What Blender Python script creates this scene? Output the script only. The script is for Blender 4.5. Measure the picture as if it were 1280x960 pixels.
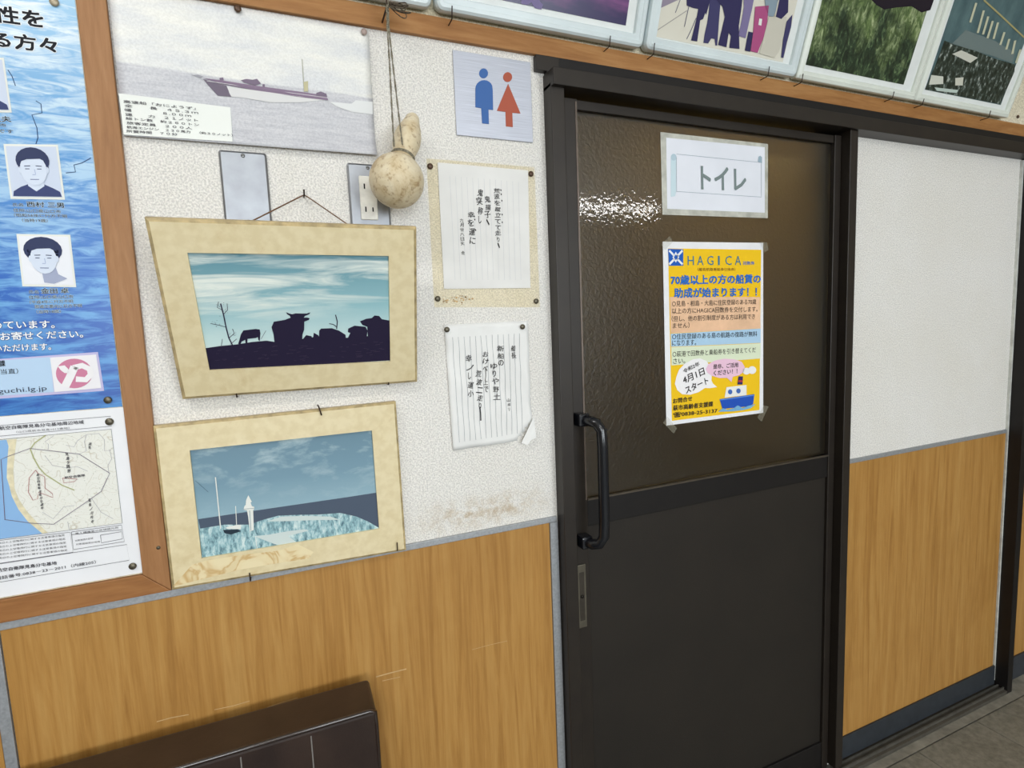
import bpy, math, random
from mathutils import Matrix, Vector
random.seed(7)
sc = bpy.context.scene
for o in list(bpy.data.objects): bpy.data.objects.remove(o)
col = sc.collection

# ------------------------------------------------------------------ camera
F, DIST, HC = 686.6, 1.04, 1.35
CA = Vector((0.91965794, -0.3906615, -0.04016061))
CB = Vector((0.07830949, 0.08221193, 0.9935335))
CC = Vector((0.3848336, 0.91685593, -0.10619936))
CP = Vector((0, -DIST, HC))
cam = bpy.data.cameras.new('camera'); co = bpy.data.objects.new('camera', cam); col.objects.link(co)
cam.sensor_width = 36; cam.lens = F * 36 / 1280; cam.clip_start = 0.02
co.matrix_world = Matrix(((CA.x, CB.x, -CC.x, CP.x), (CA.y, CB.y, -CC.y, CP.y), (CA.z, CB.z, -CC.z, CP.z), (0, 0, 0, 1)))
sc.camera = co

# ------------------------------------------------------------------ world, daylight, exposure
sc.view_settings.view_transform = 'Standard'; sc.view_settings.look = 'None'
sc.view_settings.gamma = 1; sc.view_settings.use_curve_mapping = False
sc.view_settings.exposure = 0.62
w = bpy.data.worlds.new('world'); sc.world = w; w.use_nodes = True
w.node_tree.nodes['Background'].inputs[0].default_value = (0.75, 0.87, 1, 1)
w.node_tree.nodes['Background'].inputs[1].default_value = 1.0
LAMP = 15.0       # emission of the ceiling fluorescent diffusers
DAY = 45.0        # daylight through the windows opposite, watts per window
def daylight(x, z, sx, sz):
    l = bpy.data.lights.new('window_daylight', 'AREA'); l.shape = 'RECTANGLE'; l.size = sx; l.size_y = sz
    l.energy = DAY; l.color = (0.9, 0.96, 1.0)
    o = bpy.data.objects.new('window_daylight', l); col.objects.link(o)
    o.location = (x, -5.02, z); o.rotation_euler = (math.pi / 2, 0, 0)
daylight(-0.7, 1.5, 1.6, 1.2); daylight(1.9, 1.5, 1.6, 1.2)

# ------------------------------------------------------------------ colour and material helpers
def lin(c): 
    r = [(x / 255 / 12.92 if x / 255 <= .04045 else ((x / 255 + .055) / 1.055) ** 2.4) for x in c]
    return (r[0], r[1], r[2], 1)
MATS = {}
class Sh:
    def __init__(s, name):
        s.m = bpy.data.materials.new(name); s.m.use_nodes = True; s.t = s.m.node_tree; s.n = s.t.nodes
        s.p = s.n['Principled BSDF']; s.tc = None
    def link(s, a, b): s.t.links.new(a, b)
    def coord(s, scale=(1, 1, 1), rot=(0, 0, 0), loc=(0, 0, 0)):
        if not s.tc: s.tc = s.n.new('ShaderNodeTexCoord')
        mp = s.n.new('ShaderNodeMapping'); s.link(s.tc.outputs['Object'], mp.inputs[0])
        mp.inputs['Scale'].default_value = scale; mp.inputs['Rotation'].default_value = rot; mp.inputs['Location'].default_value = loc
        return mp.outputs[0]
    def noise(s, vec, scale, detail=4, rough=.55, dist=0):
        n = s.n.new('ShaderNodeTexNoise'); s.link(vec, n.inputs['Vector'])
        n.inputs['Scale'].default_value = scale; n.inputs['Detail'].default_value = detail
        n.inputs['Roughness'].default_value = rough; n.inputs['Distortion'].default_value = dist
        return n.outputs['Fac']
    def ramp(s, fac, stops):
        r = s.n.new('ShaderNodeValToRGB'); s.link(fac, r.inputs[0]); e = r.color_ramp.elements
        while len(e) < len(stops): e.new(.5)
        for k, (p, c) in enumerate(stops):
            e[k].position = p; e[k].color = lin(c) if not isinstance(c, (int, float)) else (c, c, c, 1)
        return r.outputs[0]
    def mix(s, fac, a, b, mode='MIX'):
        x = s.n.new('ShaderNodeMixRGB'); x.blend_type = mode
        for i, v in ((0, fac), (1, a), (2, b)):
            if isinstance(v, (int, float)): x.inputs[i].default_value = v if i == 0 else (v, v, v, 1)
            elif isinstance(v, tuple): x.inputs[i].default_value = lin(v)
            else: s.link(v, x.inputs[i])
        return x.outputs[0]
    def math(s, op, a, b=0.0):
        x = s.n.new('ShaderNodeMath'); x.operation = op
        for i, v in ((0, a), (1, b)):
            if isinstance(v, (int, float)): x.inputs[i].default_value = v
            else: s.link(v, x.inputs[i])
        return x.outputs[0]
    def xyz(s, vec):
        x = s.n.new('ShaderNodeSeparateXYZ'); s.link(vec, x.inputs[0]); return x.outputs
    def bump(s, h, strength=.3, dist=.002):
        b = s.n.new('ShaderNodeBump'); b.inputs['Strength'].default_value = strength; b.inputs['Distance'].default_value = dist
        s.link(h, b.inputs['Height']); s.link(b.outputs[0], s.p.inputs['Normal'])
    def base(s, c):
        if isinstance(c, tuple): s.p.inputs['Base Color'].default_value = lin(c)
        else: s.link(c, s.p.inputs['Base Color'])
    def fin(s, rough=.5, metal=0, spec=.5, coat=0):
        s.p.inputs['Roughness'].default_value = rough; s.p.inputs['Metallic'].default_value = metal
        s.p.inputs['Specular IOR Level'].default_value = spec; s.p.inputs['Coat Weight'].default_value = coat
        return s.m
def plain(c, rough=.5, metal=0, spec=.4, var=.06, scale=40, coat=0):
    key = (c, rough, metal, spec, var, scale, coat)
    if key in MATS: return MATS[key]
    s = Sh('plain_%d_%d_%d' % c)
    if var:
        f = s.noise(s.coord(), scale, 3)
        d = tuple(max(0, int(x * (1 - var * 1.5))) for x in c); b = tuple(min(255, int(x * (1 + var))) for x in c)
        s.base(s.ramp(f, [(.3, d), (.7, b)]))
    else: s.base(c)
    MATS[key] = s.fin(rough, metal, spec, coat); return MATS[key]
def ink(c): return plain(c, .6, 0, .2, 0)
def wood(name, dark, mid, light, scale, rough=.45, fine=1.0, coat=.0):
    s = Sh(name); v = s.coord(scale)
    g = s.noise(v, 1.0, 6, .6, 1.2); g2 = s.noise(s.coord(tuple(x * 5 for x in scale)), 1.0, 3, .6)
    c = s.ramp(g, [(.25, dark), (.5, mid), (.75, light)])
    c = s.mix(.22 * fine, c, s.ramp(g2, [(.35, dark), (.65, light)]))
    st = s.noise(s.coord(), 3.0, 5, .6); c = s.mix(s.ramp(st, [(.52, 0.0), (.75, .35)]), c, dark)
    s.base(c); s.bump(g2, .12, .0008); return s.fin(rough, 0, .4, coat)

def make_wallpaper(name, c1, c2):
    s = Sh(name); v = s.coord()
    h = s.noise(v, 330, 3, .6); h2 = s.noise(v, 140, 2, .5)
    hh = s.math('ADD', h, s.math('MULTIPLY', h2, .7))
    big = s.noise(v, 3, 4, .6)
    c = s.ramp(big, [(.35, c1), (.7, c2)]); c = s.mix(.55, c, s.ramp(h, [(.4, tuple(int(x * .74) for x in c1)), (.6, (255, 254, 250))]), 'MULTIPLY')
    X, Y, Z = s.xyz(v)
    m = s.math('MULTIPLY', s.ramp(s.math('ABSOLUTE', s.math('SUBTRACT', Z, .972)), [(0, 1.0), (.045, 0.0)]), s.ramp(s.math('ABSOLUTE', s.math('SUBTRACT', X, .37)), [(.06, 1.0), (.17, 0.0)]))
    m = s.math('MULTIPLY', m, s.ramp(s.noise(v, 40, 5, .7), [(.42, 0.0), (.7, .9)])); c = s.mix(m, c, (176, 146, 96))
    s.base(c); s.bump(hh, .8, .0030); return s.fin(.8, 0, .25)
WALLP = make_wallpaper('embossed_wallpaper', (253, 251, 248), (248, 245, 239))
WALLPY = make_wallpaper('cream_wallpaper', (244, 236, 214), (232, 220, 190))
WAINS = wood('honey_panel_wood', (148, 102, 46), (178, 131, 68), (192, 149, 85), (46, 46, 2.2), .38, .8)
BARV = wood('board_wood_upright', (136, 92, 52), (160, 112, 68), (176, 130, 86), (40, 40, 4), .5)
BARH = wood('board_wood_level', (126, 80, 40), (156, 104, 56), (174, 124, 74), (4, 40, 40), .5)
RAILW = wood('rail_wood', (140, 92, 46), (164, 114, 64), (180, 134, 82), (5, 50, 50), .5)
STEEL = plain((150, 153, 158), .42, .85, .5, .04, 30)
STRIPM = plain((168, 171, 175), .5, .5, .5, .05, 220)
BRONZE = plain((42, 36, 31), .42, .2, .5, .06, 20)
BRONZED = plain((26, 23, 22), .5, .2, .4, .06, 20)
BLACKP = plain((22, 24, 30), .22, 0, .6, .05, 20)
NAILM = plain((60, 46, 38), .5, .7, .5, .2, 300)
TACKM = plain((104, 98, 84), .4, .6, .5, .2, 200)
TACKR = plain((92, 70, 56), .45, .5, .5, .2, 200)
PAPER = plain((240, 241, 244), .7, 0, .2, .015, 8)

# ------------------------------------------------------------------ geometry helpers
def ray(px, py): return CA * ((px - 640) / F) - CB * ((py - 480) / F) + CC
def ony(px, py, y):
    d = ray(px, py); t = (y + DIST) / d.y; return CP + d * t
class Plane:                       # local x right, y up, z out of the wall
    def __init__(s, o, tilt=0, rz=0):
        s.M = Matrix.Translation(o) @ Matrix.Rotation(rz, 4, 'Z') @ Matrix.Rotation(math.pi / 2 + tilt, 4, 'X'); s.I = s.M.inverted()
    def L(s, px, py, dz=0):
        a = s.I @ CP; b = (s.I @ (CP + ray(px, py))) - a; t = (dz - a.z) / b.z; p = a + b * t; return (p.x, p.y)
def crop(x0, y0, k): return lambda x, y: (x0 + x / k, y0 + y / k)
class B:
    def __init__(s): s.v = []; s.f = []
    def add(s, vs, fs):
        n = len(s.v); s.v += [tuple(x) for x in vs]; s.f += [tuple(i + n for i in f) for f in fs]; return s
    def box(s, x0, x1, y0, y1, z0, z1):
        return s.add([(x, y, z) for x in (x0, x1) for y in (y0, y1) for z in (z0, z1)],
                     [(0, 1, 3, 2), (4, 6, 7, 5), (0, 4, 5, 1), (2, 3, 7, 6), (0, 2, 6, 4), (1, 5, 7, 3)])
    def ngon(s, p, z): 
        a = sum(p[i][0] * p[(i + 1) % len(p)][1] - p[(i + 1) % len(p)][0] * p[i][1] for i in range(len(p)))
        if a < 0: p = p[::-1]
        return s.add([(x, y, z) for x, y in p], [tuple(range(len(p)))])
    def prism(s, p, z0, z1):
        a = sum(p[i][0] * p[(i + 1) % len(p)][1] - p[(i + 1) % len(p)][0] * p[i][1] for i in range(len(p)))
        if a < 0: p = p[::-1]
        n = len(p)
        return s.add([(x, y, z0) for x, y in p] + [(x, y, z1) for x, y in p],
                     [tuple(range(n))[::-1], tuple(range(n, 2 * n))] + [(i, (i + 1) % n, n + (i + 1) % n, n + i) for i in range(n)])
    def loft(s, loops, closed=True, cap0=False, cap1=False):
        n = len(loops[0]); vs = [p for l in loops for p in l]; fs = []
        for k in range(len(loops) - 1):
            for i in range(n if closed else n - 1):
                j = (i + 1) % n; fs.append((k * n + i, k * n + j, (k + 1) * n + j, (k + 1) * n + i))
        if cap0: fs.append(tuple(range(n))[::-1])
        if cap1: fs.append(tuple(range((len(loops) - 1) * n, len(loops) * n)))
        return s.add(vs, fs)
    def tube(s, pts, r, n=8, closed=False, taper=None):
        pts = [Vector(p) for p in pts]; loops = []; m = len(pts); up = Vector((0.31, 0.2, 1)).normalized(); prev = None
        for i, p in enumerate(pts):
            if closed: t = pts[(i + 1) % m] - pts[i - 1]
            else: t = pts[min(i + 1, m - 1)] - pts[max(i - 1, 0)]
            t.normalize()
            if prev is None: a = t.cross(up if abs(t.dot(up)) < .9 else Vector((1, 0, 0))).normalized()
            else: a = (prev - t * prev.dot(t)).normalized()
            prev = a; b = t.cross(a); rr = r * (taper[i] if taper else 1)
            loops.append([p + (a * math.cos(q) + b * math.sin(q)) * rr for q in [2 * math.pi * k / n for k in range(n)]])
        if closed: loops.append(loops[0])
        return s.loft(loops, True, not closed, not closed)
    def lathe(s, prof, n=24, M=None):
        M = M or Matrix.Identity(4)
        loops = [[M @ Vector((r * math.cos(2 * math.pi * k / n), r * math.sin(2 * math.pi * k / n), z)) for k in range(n)] for r, z in prof]
        return s.loft(loops, True, True, True)
    def ribbon(s, pts, w, z):
        P = [Vector((x, y)) for x, y in pts]; L = []; R = []
        for i, p in enumerate(P):
            t = (P[min(i + 1, len(P) - 1)] - P[max(i - 1, 0)]); t = t.normalized() if t.length else Vector((1, 0)); nn = Vector((-t.y, t.x)) * w / 2
            L.append((p.x + nn.x, p.y + nn.y, z)); R.append((p.x - nn.x, p.y - nn.y, z))
        n = len(P); return s.add(L + R, [(n + i, n + i + 1, i + 1, i) for i in range(n - 1)])
    def obj(s, name, mat, parent=None, smooth=False, bevel=0, M=None, seg=2, fn=None):
        me = bpy.data.meshes.new(name); vs = [fn(v) for v in s.v] if fn else s.v
        me.from_pydata(vs, [], s.f); me.update(); me.materials.append(mat)
        if smooth:
            for p in me.polygons: p.use_smooth = True
        o = bpy.data.objects.new(name, me); col.objects.link(o)
        if M is not None: o.matrix_world = M
        if parent: o.parent = parent
        if bevel:
            b = o.modifiers.new('bevel', 'BEVEL'); b.width = bevel; b.segments = seg; b.limit_method = 'ANGLE'
        return o
def tag(o, label, cat, group=None):
    o['label'] = label; o['category'] = cat
    if group: o['group'] = group
    return o
def struct(o, label=None):
    o['kind'] = 'structure'
    if label: o['label'] = label
    return o
def thing(name, label, cat, M, group=None):
    o = bpy.data.objects.new(name, None); col.objects.link(o); o.matrix_world = M; o.empty_display_size = .05
    return tag(o, label, cat, group)
def rrect(x0, x1, y0, y1, r, z, n=5):
    P = []
    for cx, cy, a0 in ((x1 - r, y0 + r, -90), (x1 - r, y1 - r, 0), (x0 + r, y1 - r, 90), (x0 + r, y0 + r, 180)):
        for k in range(n + 1):
            a = math.radians(a0 + 90 * k / n); P.append((cx + r * math.cos(a), cy + r * math.sin(a), z))
    return P
_tc = {}
def glyphs(s, bold):
    if (s, bold) in _tc: return _tc[(s, bold)]
    c = bpy.data.curves.new('t', 'FONT'); c.body = s; c.resolution_u = 2; c.offset = bold; c.fill_mode = 'FRONT'
    o = bpy.data.objects.new('t', c); col.objects.link(o); m = bpy.data.meshes.new_from_object(o)
    r = ([(v.co.x, v.co.y) for v in m.vertices], [tuple(p.vertices) for p in m.polygons])
    bpy.data.objects.remove(o); bpy.data.curves.remove(c); bpy.data.meshes.remove(m); _tc[(s, bold)] = r; return r
JOIN = ('printed_text', 'handwriting', 'photo_leaves', 'photo_grass_blades')
class Print:                        # flat print on one sheet, gathered per name and ink
    def __init__(s, root, pl, z, fn=None): s.root = root; s.pl = pl; s.z = z; s.fn = fn; s.b = {}
    def get(s, name, mat):
        k = (name, mat.name)
        if k not in s.b: s.b[k] = (B(), mat)
        return s.b[k][0]
    def one(s, name, mat): s.b[(name, len(s.b))] = (B(), mat); return s.b[(name, len(s.b) - 1)][0]
    def poly(s, name, pts, mat, k=1):
        (s.get(name, mat) if name in JOIN else s.one(name, mat)).ngon([s.pl.L(p[0], p[1], s.z) for p in pts], s.z + .00035 * k)
    def line(s, name, pts, mat, wpx, k=2, closed=False):
        pts = list(pts) + ([pts[0]] if closed else [])
        P = [s.pl.L(p[0], p[1], s.z) for p in pts]
        a = s.pl.L(pts[0][0], pts[0][1] - 1, s.z); u = abs(a[1] - P[0][1]); (s.get(name, mat) if name in JOIN else s.one(name, mat)).ribbon(P, wpx * u, s.z + .00035 * k)
    def text(s, t, p0, p1, h, mat, k=3, bold=0.0, fit=True, name='printed_text', shear=0):
        a = Vector(s.pl.L(p0[0], p0[1], s.z)); b = Vector(s.pl.L(p1[0], p1[1], s.z)); c = Vector(s.pl.L(p0[0], p0[1] - h, s.z))
        vs, fs = glyphs(t, 0); x0 = min(v[0] for v in vs); x1 = max(v[0] for v in vs); y0 = min(v[1] for v in vs); y1 = max(v[1] for v in vs)
        sx = (b - a).length / (x1 - x0); hh = (c - a).length; sy = hh / (y1 - y0); d = (b - a).normalized(); n = Vector((-d.y, d.x))
        nc = 1 if bold == 0 else (4 if bold < .045 else 8); r = bold * sy
        for c_ in range(nc):
            ox, oy = (0, 0) if nc == 1 else (r * math.cos(2 * math.pi * (c_ + .5) / nc), r * math.sin(2 * math.pi * (c_ + .5) / nc))
            s.get(name, mat).add([(*(a + d * ((x - x0) * sx + shear * (y - y0) * sy + ox) + n * ((y - y0) * sy + oy)), s.z + .00035 * k + c_ * .00001) for x, y in vs], fs)
    def column(s, t, p0, p1, wpx, mat, k=3, bold=.009, jit=.12, name='handwriting'):
        n = len(t)
        for i, ch in enumerate(t):
            if ch == '　': continue
            f0 = i / n; f1 = (i + .78) / n; cx = p0[0] + (p1[0] - p0[0]) * f0; y0 = p0[1] + (p1[1] - p0[1]) * f0; y1 = p0[1] + (p1[1] - p0[1]) * f1
            ww = wpx * random.uniform(1 - jit, 1 + jit) * (.45 if ch in 'りしい、ー' else 1); dy = random.uniform(-.1, .12) * wpx
            s.text(ch, (cx - ww / 2, y1 + dy * .2), (cx + ww / 2, y1 - dy), (y1 - y0) * random.uniform(.9, 1.1), mat, k, bold, name=name, shear=random.uniform(-.05, .2))
    def flush(s):
        for (name, _), (b, mat) in s.b.items():
            o = b.obj(name, mat, s.root, fn=s.fn)
            if name in JOIN: o['kind'] = 'stuff'

# ------------------------------------------------------------------ the room
ZS = 0.9285                                   # height of the metal strip above the wainscot
X0, X1, YB, ZC = -2.6, 4.4, -5.0, 2.55
JX0, JX1 = 0.531, 2.2745                       # door frame
# back wall: pieces round the door opening
bk = B()
OX0, OX1, OZ1 = 0.56, 1.40, 1.84
bk.box(X0, OX0, 0, .09, 0, ZC); bk.box(OX1, X1, 0, .09, 0, ZC); bk.box(OX0, OX1, 0, .09, OZ1, ZC)
wall = struct(bk.obj('wall_back', WALLP)); 
B().box(X0, X1, -.0015, 0, 1.9175, ZC).obj('upper_wallpaper', WALLPY, wall)
VX0, VX1 = -.439, -.424
PY = -.004
def panel(x0, x1, z0=.0):
    B().box(x0, x1, PY, 0.0, z0, ZS - .007).obj('wainscot_panel', WAINS, wall, bevel=.001)
panel(-1.34, VX0 - .001); panel(X0, -1.357); panel(VX1 + .001, JX0 - .022); panel(1.425, 2.236); panel(JX1 + .004, 3.2); panel(3.217, X1)
for x0, x1 in ((X0, JX0 - .004), (1.421, 2.238), (JX1 + .002, X1)):
    B().box(x0, x1, -.006, 0, ZS - .007, ZS + .005).obj('cap_strip', STRIPM, wall, bevel=.001)
for x0, x1 in ((VX0, VX1), (JX0 - .021, JX0 - .002), (-1.356, -1.341), (3.201, 3.216)):
    B().box(x0, x1, -.0065, 0, 0, ZS - .0075).obj('joint_strip', STRIPM, wall, bevel=.001)
B().box(2.2385, 2.2445, -.008, 0, .03, 1.81).obj('edge_strip', plain((210, 212, 206), .5), wall)
sb = struct(B().box(X0, JX0 - .022, -.012, -.004, 0, .08).obj('baseboard_left', plain((52, 56, 62), .55), bevel=.002))
sb = struct(B().box(JX1 + .001, X1, -.012, -.004, 0, .085).obj('baseboard_right', plain((52, 56, 62), .55), bevel=.002))
B().box(1.42, 2.2385, -.010, -.0041, .018, .087).obj('kick_rail', plain((48, 52, 58), .5), wall, bevel=.001)
# long wooden rail over the door and the pictures
struct(B().box(-.1950, X1, -.010, 0, 1.8805, 1.917).obj('trim_1', RAILW, bevel=.0015))
WPL = plain((150, 140, 120), .8, 0, .2, .04, 3)
struct(B().box(X0 - .1, X0, YB, 0.09, 0, ZC).obj('wall_left', WPL))
struct(B().box(X1, X1 + .1, YB, 0.09, 0, ZC).obj('wall_right', WPL))
fr = B(); 
ws = [(-1.6, .2), (1.0, 2.8)]
fr.box(X0, X1, YB - .1, YB, 0, .85); fr.box(X0, X1, YB - .1, YB, 2.15, ZC)
for a, b in ((X0, -1.6), (.2, 1.0), (2.8, X1)): fr.box(a, b, YB - .1, YB, .85, 2.15)
struct(fr.obj('wall_front', WPL))
for i, (a, b) in enumerate(ws):
    q = B(); q.box(a, b, YB - .09, YB - .04, .85, .90); q.box(a, b, YB - .09, YB - .04, 2.10, 2.15)
    for x in (a, (a + b) / 2 - .025, b - .05): q.box(x, x + .05, YB - .09, YB - .04, .90, 2.10)
    struct(q.obj('window_%d' % (i + 1), plain((150, 150, 150), .4, .6)))
struct(B().box(X0 - .1, X1 + .1, YB - .1, 1.6, ZC, ZC + .1).obj('ceiling', plain((226, 224, 216), .85, 0, .2, .03, 5)))

# floor: base slab plus the stone tiles that can be seen
s = Sh('grey_stone_tile'); v = s.coord(); f1 = s.noise(v, 6, 6, .65, .6); f2 = s.noise(v, 45, 5, .7)
c = s.ramp(f1, [(.3, (104, 102, 92)), (.5, (128, 126, 115)), (.7, (146, 143, 132))]); c = s.mix(.4, c, s.ramp(f2, [(.35, (88, 86, 78)), (.65, (156, 153, 142))]))
s.base(c); s.bump(f2, .25, .002); TILE = s.fin(.55, 0, .4)
floor = struct(B().box(X0 - .1, X1 + .1, YB - .1, 1.6, -.06, -.008).obj('floor', plain((84, 82, 74), .8)))
B().box(JX0, X1, -.0705, .0, -.008, -.001).obj('border_strip', plain((140, 137, 126), .7, 0, .3, .1, 25), floor)
tm = None; TS = .30
for i in range(-7, 10):
    for j in range(9):
        xa = 1.706 + i * TS; ya = -.0735 - (j + 1) * TS
        if xa < X0 or xa + TS > X1: continue
        if tm is None:
            t = B().box(.0015, TS - .0015, .0015, TS - .0015, -.008, 0).obj('tile', TILE, floor); tm = t.data
        else:
            t = bpy.data.objects.new('tile', tm); col.objects.link(t); t.parent = floor
        t.location = (xa, ya, random.uniform(-.0006, 0))

# small washroom corridor behind the frosted glass
CORW = plain((166, 142, 88), .7, 0, .2, .12, 3)
struct(B().box(.2, 3.1, 1.2, 1.25, 0, ZC).obj('wall_corridor', CORW))
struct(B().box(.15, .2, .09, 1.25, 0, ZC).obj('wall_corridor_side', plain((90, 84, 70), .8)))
struct(B().box(3.1, 3.15, .09, 1.25, 0, ZC).obj('wall_corridor_end', plain((150, 128, 86), .8)))

# ------------------------------------------------------------------ ceiling lamps
DIFF = bpy.data.materials.new('lamp_diffuser'); DIFF.use_nodes = True; nt = DIFF.node_tree; nt.nodes.clear()
em = nt.nodes.new('ShaderNodeEmission'); em.inputs[0].default_value = (1, .985, .965, 1); em.inputs[1].default_value = LAMP
ou = nt.nodes.new('ShaderNodeOutputMaterial'); nt.links.new(em.outputs[0], ou.inputs[0])
DIFF2 = DIFF.copy(); DIFF2.name = 'corridor_glow'; DIFF2.node_tree.nodes['Emission'].inputs[1].default_value = 30; DIFF2.node_tree.nodes['Emission'].inputs[0].default_value = (1, .93, .72, 1)
def lamp(x, y, label, L=1.24, mat=None, group=None):
    r = thing('ceiling_lamp', label, 'ceiling lamp', Matrix.Translation((x, y, ZC)), group)
    B().box(-L / 2, L / 2, -.09, .09, -.04, 0).obj('housing', plain((232, 232, 228), .4), r, bevel=.004)
    lo = [[(xx, .075 * math.cos(a), -.04 - .035 * math.sin(a)) for a in [math.pi * k / 8 for k in range(9)]] for xx in (-L / 2 + .02, L / 2 - .02)]
    B().loft(lo, False).obj('diffuser', mat or DIFF, r, smooth=True)
for x, y in ((-.85, -1.1), (.8, -2.4), (-.75, -3.9), (3.17, -3.86)):
    lamp(x, y, 'white fluorescent ceiling lamp with long curved diffuser over waiting room floor', group='fluorescent lamps on the waiting room ceiling')
lamp(2.25, .65, 'short added ceiling lamp in corridor, glowing through frosted door glass', .5, DIFF2)  # unseen lamp, added so the glass glows from behind towards the right
B().box(0, 0, 0, 0, 0, 0)

# ------------------------------------------------------------------ sliding door in its bronze frame
door = bpy.data.objects.new('door_1', None); col.objects.link(door); struct(door, 'dark bronze sliding door with frosted upper glass in surface frame')
FY = -.045
B().box(JX0, JX0 + .030, FY + .012, .06, 0.0, 1.822).obj('jamb', BRONZE, door, bevel=.0015)
B().box(JX0, JX1, FY, .06, 1.8135, 1.846).obj('head', BRONZE, door, bevel=.0015)
B().box(JX0 + .002, JX1, -.014, -.001, 1.847, 1.879).obj('head_cap', BRONZED, door, bevel=.001)
B().box(JX0 - .021, JX0 + .03, -.0145, -.001, 1.850, 1.8785).obj('cap_end', BRONZE, door, bevel=.001)
B().box(2.2450, JX1, FY, -.001, .0, 1.8135).obj('jamb', BRONZED, door, bevel=.0015)
B().box(1.3905, 1.4195, -.036, .06, .03, 1.8135).obj('post', BRONZE, door, bevel=.0015)
sl = B(); sl.box(JX0 + .0305, 2.2449, FY, .06, 0, .012); sl.obj('sill', plain((96, 92, 84), .45, .4), door, bevel=.001)
for y in (-.034, -.018): B().box(1.42, 2.2445, y - .002, y + .002, .012, .020).obj('track_rail', plain((150, 148, 140), .35, .8), door)
for y in (-.034, -.018): B().box(JX0 + .031, 1.39, y - .002, y + .002, .012, .020).obj('track_rail', plain((150, 148, 140), .35, .8), door)
# the leaf
LX0, LX1, LY0, LY1 = .5655, 1.389, -.012, .018
B().box(LX0, LX0 + .036, LY0, LY1, .022, 1.806).obj('stile', BRONZE, door, bevel=.0015)
B().box(LX1 - .024, LX1, LY0, LY1, .022, 1.806).obj('stile', BRONZE, door, bevel=.0015)
gx0, gx1 = LX0 + .0365, LX1 - .0245
B().box(gx0, gx1, LY0 + .003, LY1, 1.786, 1.8055).obj('top_rail', BRONZE, door, bevel=.0015)
B().box(gx0, gx1, LY0 + .002, LY1, .898, .958).obj('middle_rail', BRONZED, door, bevel=.0015)
B().box(gx0, gx1, LY0 + .002, LY1, .023, .105).obj('bottom_rail', BRONZED, door, bevel=.0015)
for y0, z0, z1 in ((LY0 - .002, .958, .962),):
    B().box(gx0, gx1, y0, y0 + .006, z0, z1).obj('glazing_bead', plain((92, 84, 74), .4, .5), door)
B().box(gx0 - .006, gx0 - .002, LY0 - .0012, LY0, .96, 1.80).obj('stile_highlight', plain((112, 100, 92), .35, .5), door)  # lighter strip paints the highlight along the stile's inner edge
s = Sh('frosted_glass'); v = s.coord()
h = s.noise(v, 110, 2, .5, .6)
s.base((132, 120, 84)); s.p.inputs['Transmission Weight'].default_value = 1.0; s.p.inputs['IOR'].default_value = 1.45
s.bump(h, .4, .003); GLASS = s.fin(.38, 0, .05, 1.0); s.p.inputs['Coat Roughness'].default_value = .02; s.p.inputs['Coat IOR'].default_value = 1.55
cbm = s.n.new('ShaderNodeBump'); cbm.inputs['Strength'].default_value = .10; cbm.inputs['Distance'].default_value = .0016; s.link(s.noise(v, 130, 1, .4, .4), cbm.inputs['Height']); s.link(cbm.outputs[0], s.p.inputs['Coat Normal'])
B().box(gx0, gx1, .000, .005, .962, 1.7855).obj('glass_pane', GLASS, door)
s = Sh('door_panel'); v = s.coord(); s.base(s.ramp(s.noise(v, 4, 4), [(.3, (38, 34, 30)), (.7, (44, 39, 34))])); s.bump(s.noise(v, 420, 2), .25, .001)
B().box(gx0, gx1, -.004, .006, .1055, .8975).obj('lower_panel', s.fin(.5, .2, .4), door)
hb = B(); hx = .608
zt, zb = 1.150, .868
hp = [(LX0 + .016, LY0, zt - .006), (LX0 + .022, -.050, zt - .006), (LX0 + .032, -.064, zt - .010), (LX0 + .040, -.070, zt - .026), (LX0 + .041, -.071, zt - .06),
      (LX0 + .041, -.071, (zt + zb) / 2), (LX0 + .041, -.071, zb + .06), (LX0 + .040, -.070, zb + .026), (LX0 + .032, -.064, zb + .010), (LX0 + .022, -.050, zb + .006), (LX0 + .016, LY0, zb + .006)]
ho = hb.tube(hp, .0115, 10).obj('handle', BLACKP, door, smooth=True)
for z in (zt - .006, zb + .006): B().box(LX0 + .004, LX0 + .030, LY0 - .030, LY0, z - .014, z + .014).obj('handle_mount', BLACKP, ho, bevel=.004)
lk = B().box(LX0 + .003, LX0 + .025, LY0 - .003, LY0, .668, .815).obj('lock_plate', plain((112, 106, 94), .4, .7), door, bevel=.001)
B().box(LX0 + .008, LX0 + .020, LY0 - .0035, LY0 - .0025, .685, .798).obj('lock_recess', plain((66, 60, 52), .5, .4), lk)
B().lathe([(.004, 0), (.004, .002), (.002, .003)], 12, Matrix.Translation((LX0 + .014, LY0 - .0035, .742)) @ Matrix.Rotation(math.pi / 2, 4, 'X')).obj('keyhole', plain((40, 36, 32), .4, .5), lk, smooth=True)

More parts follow.
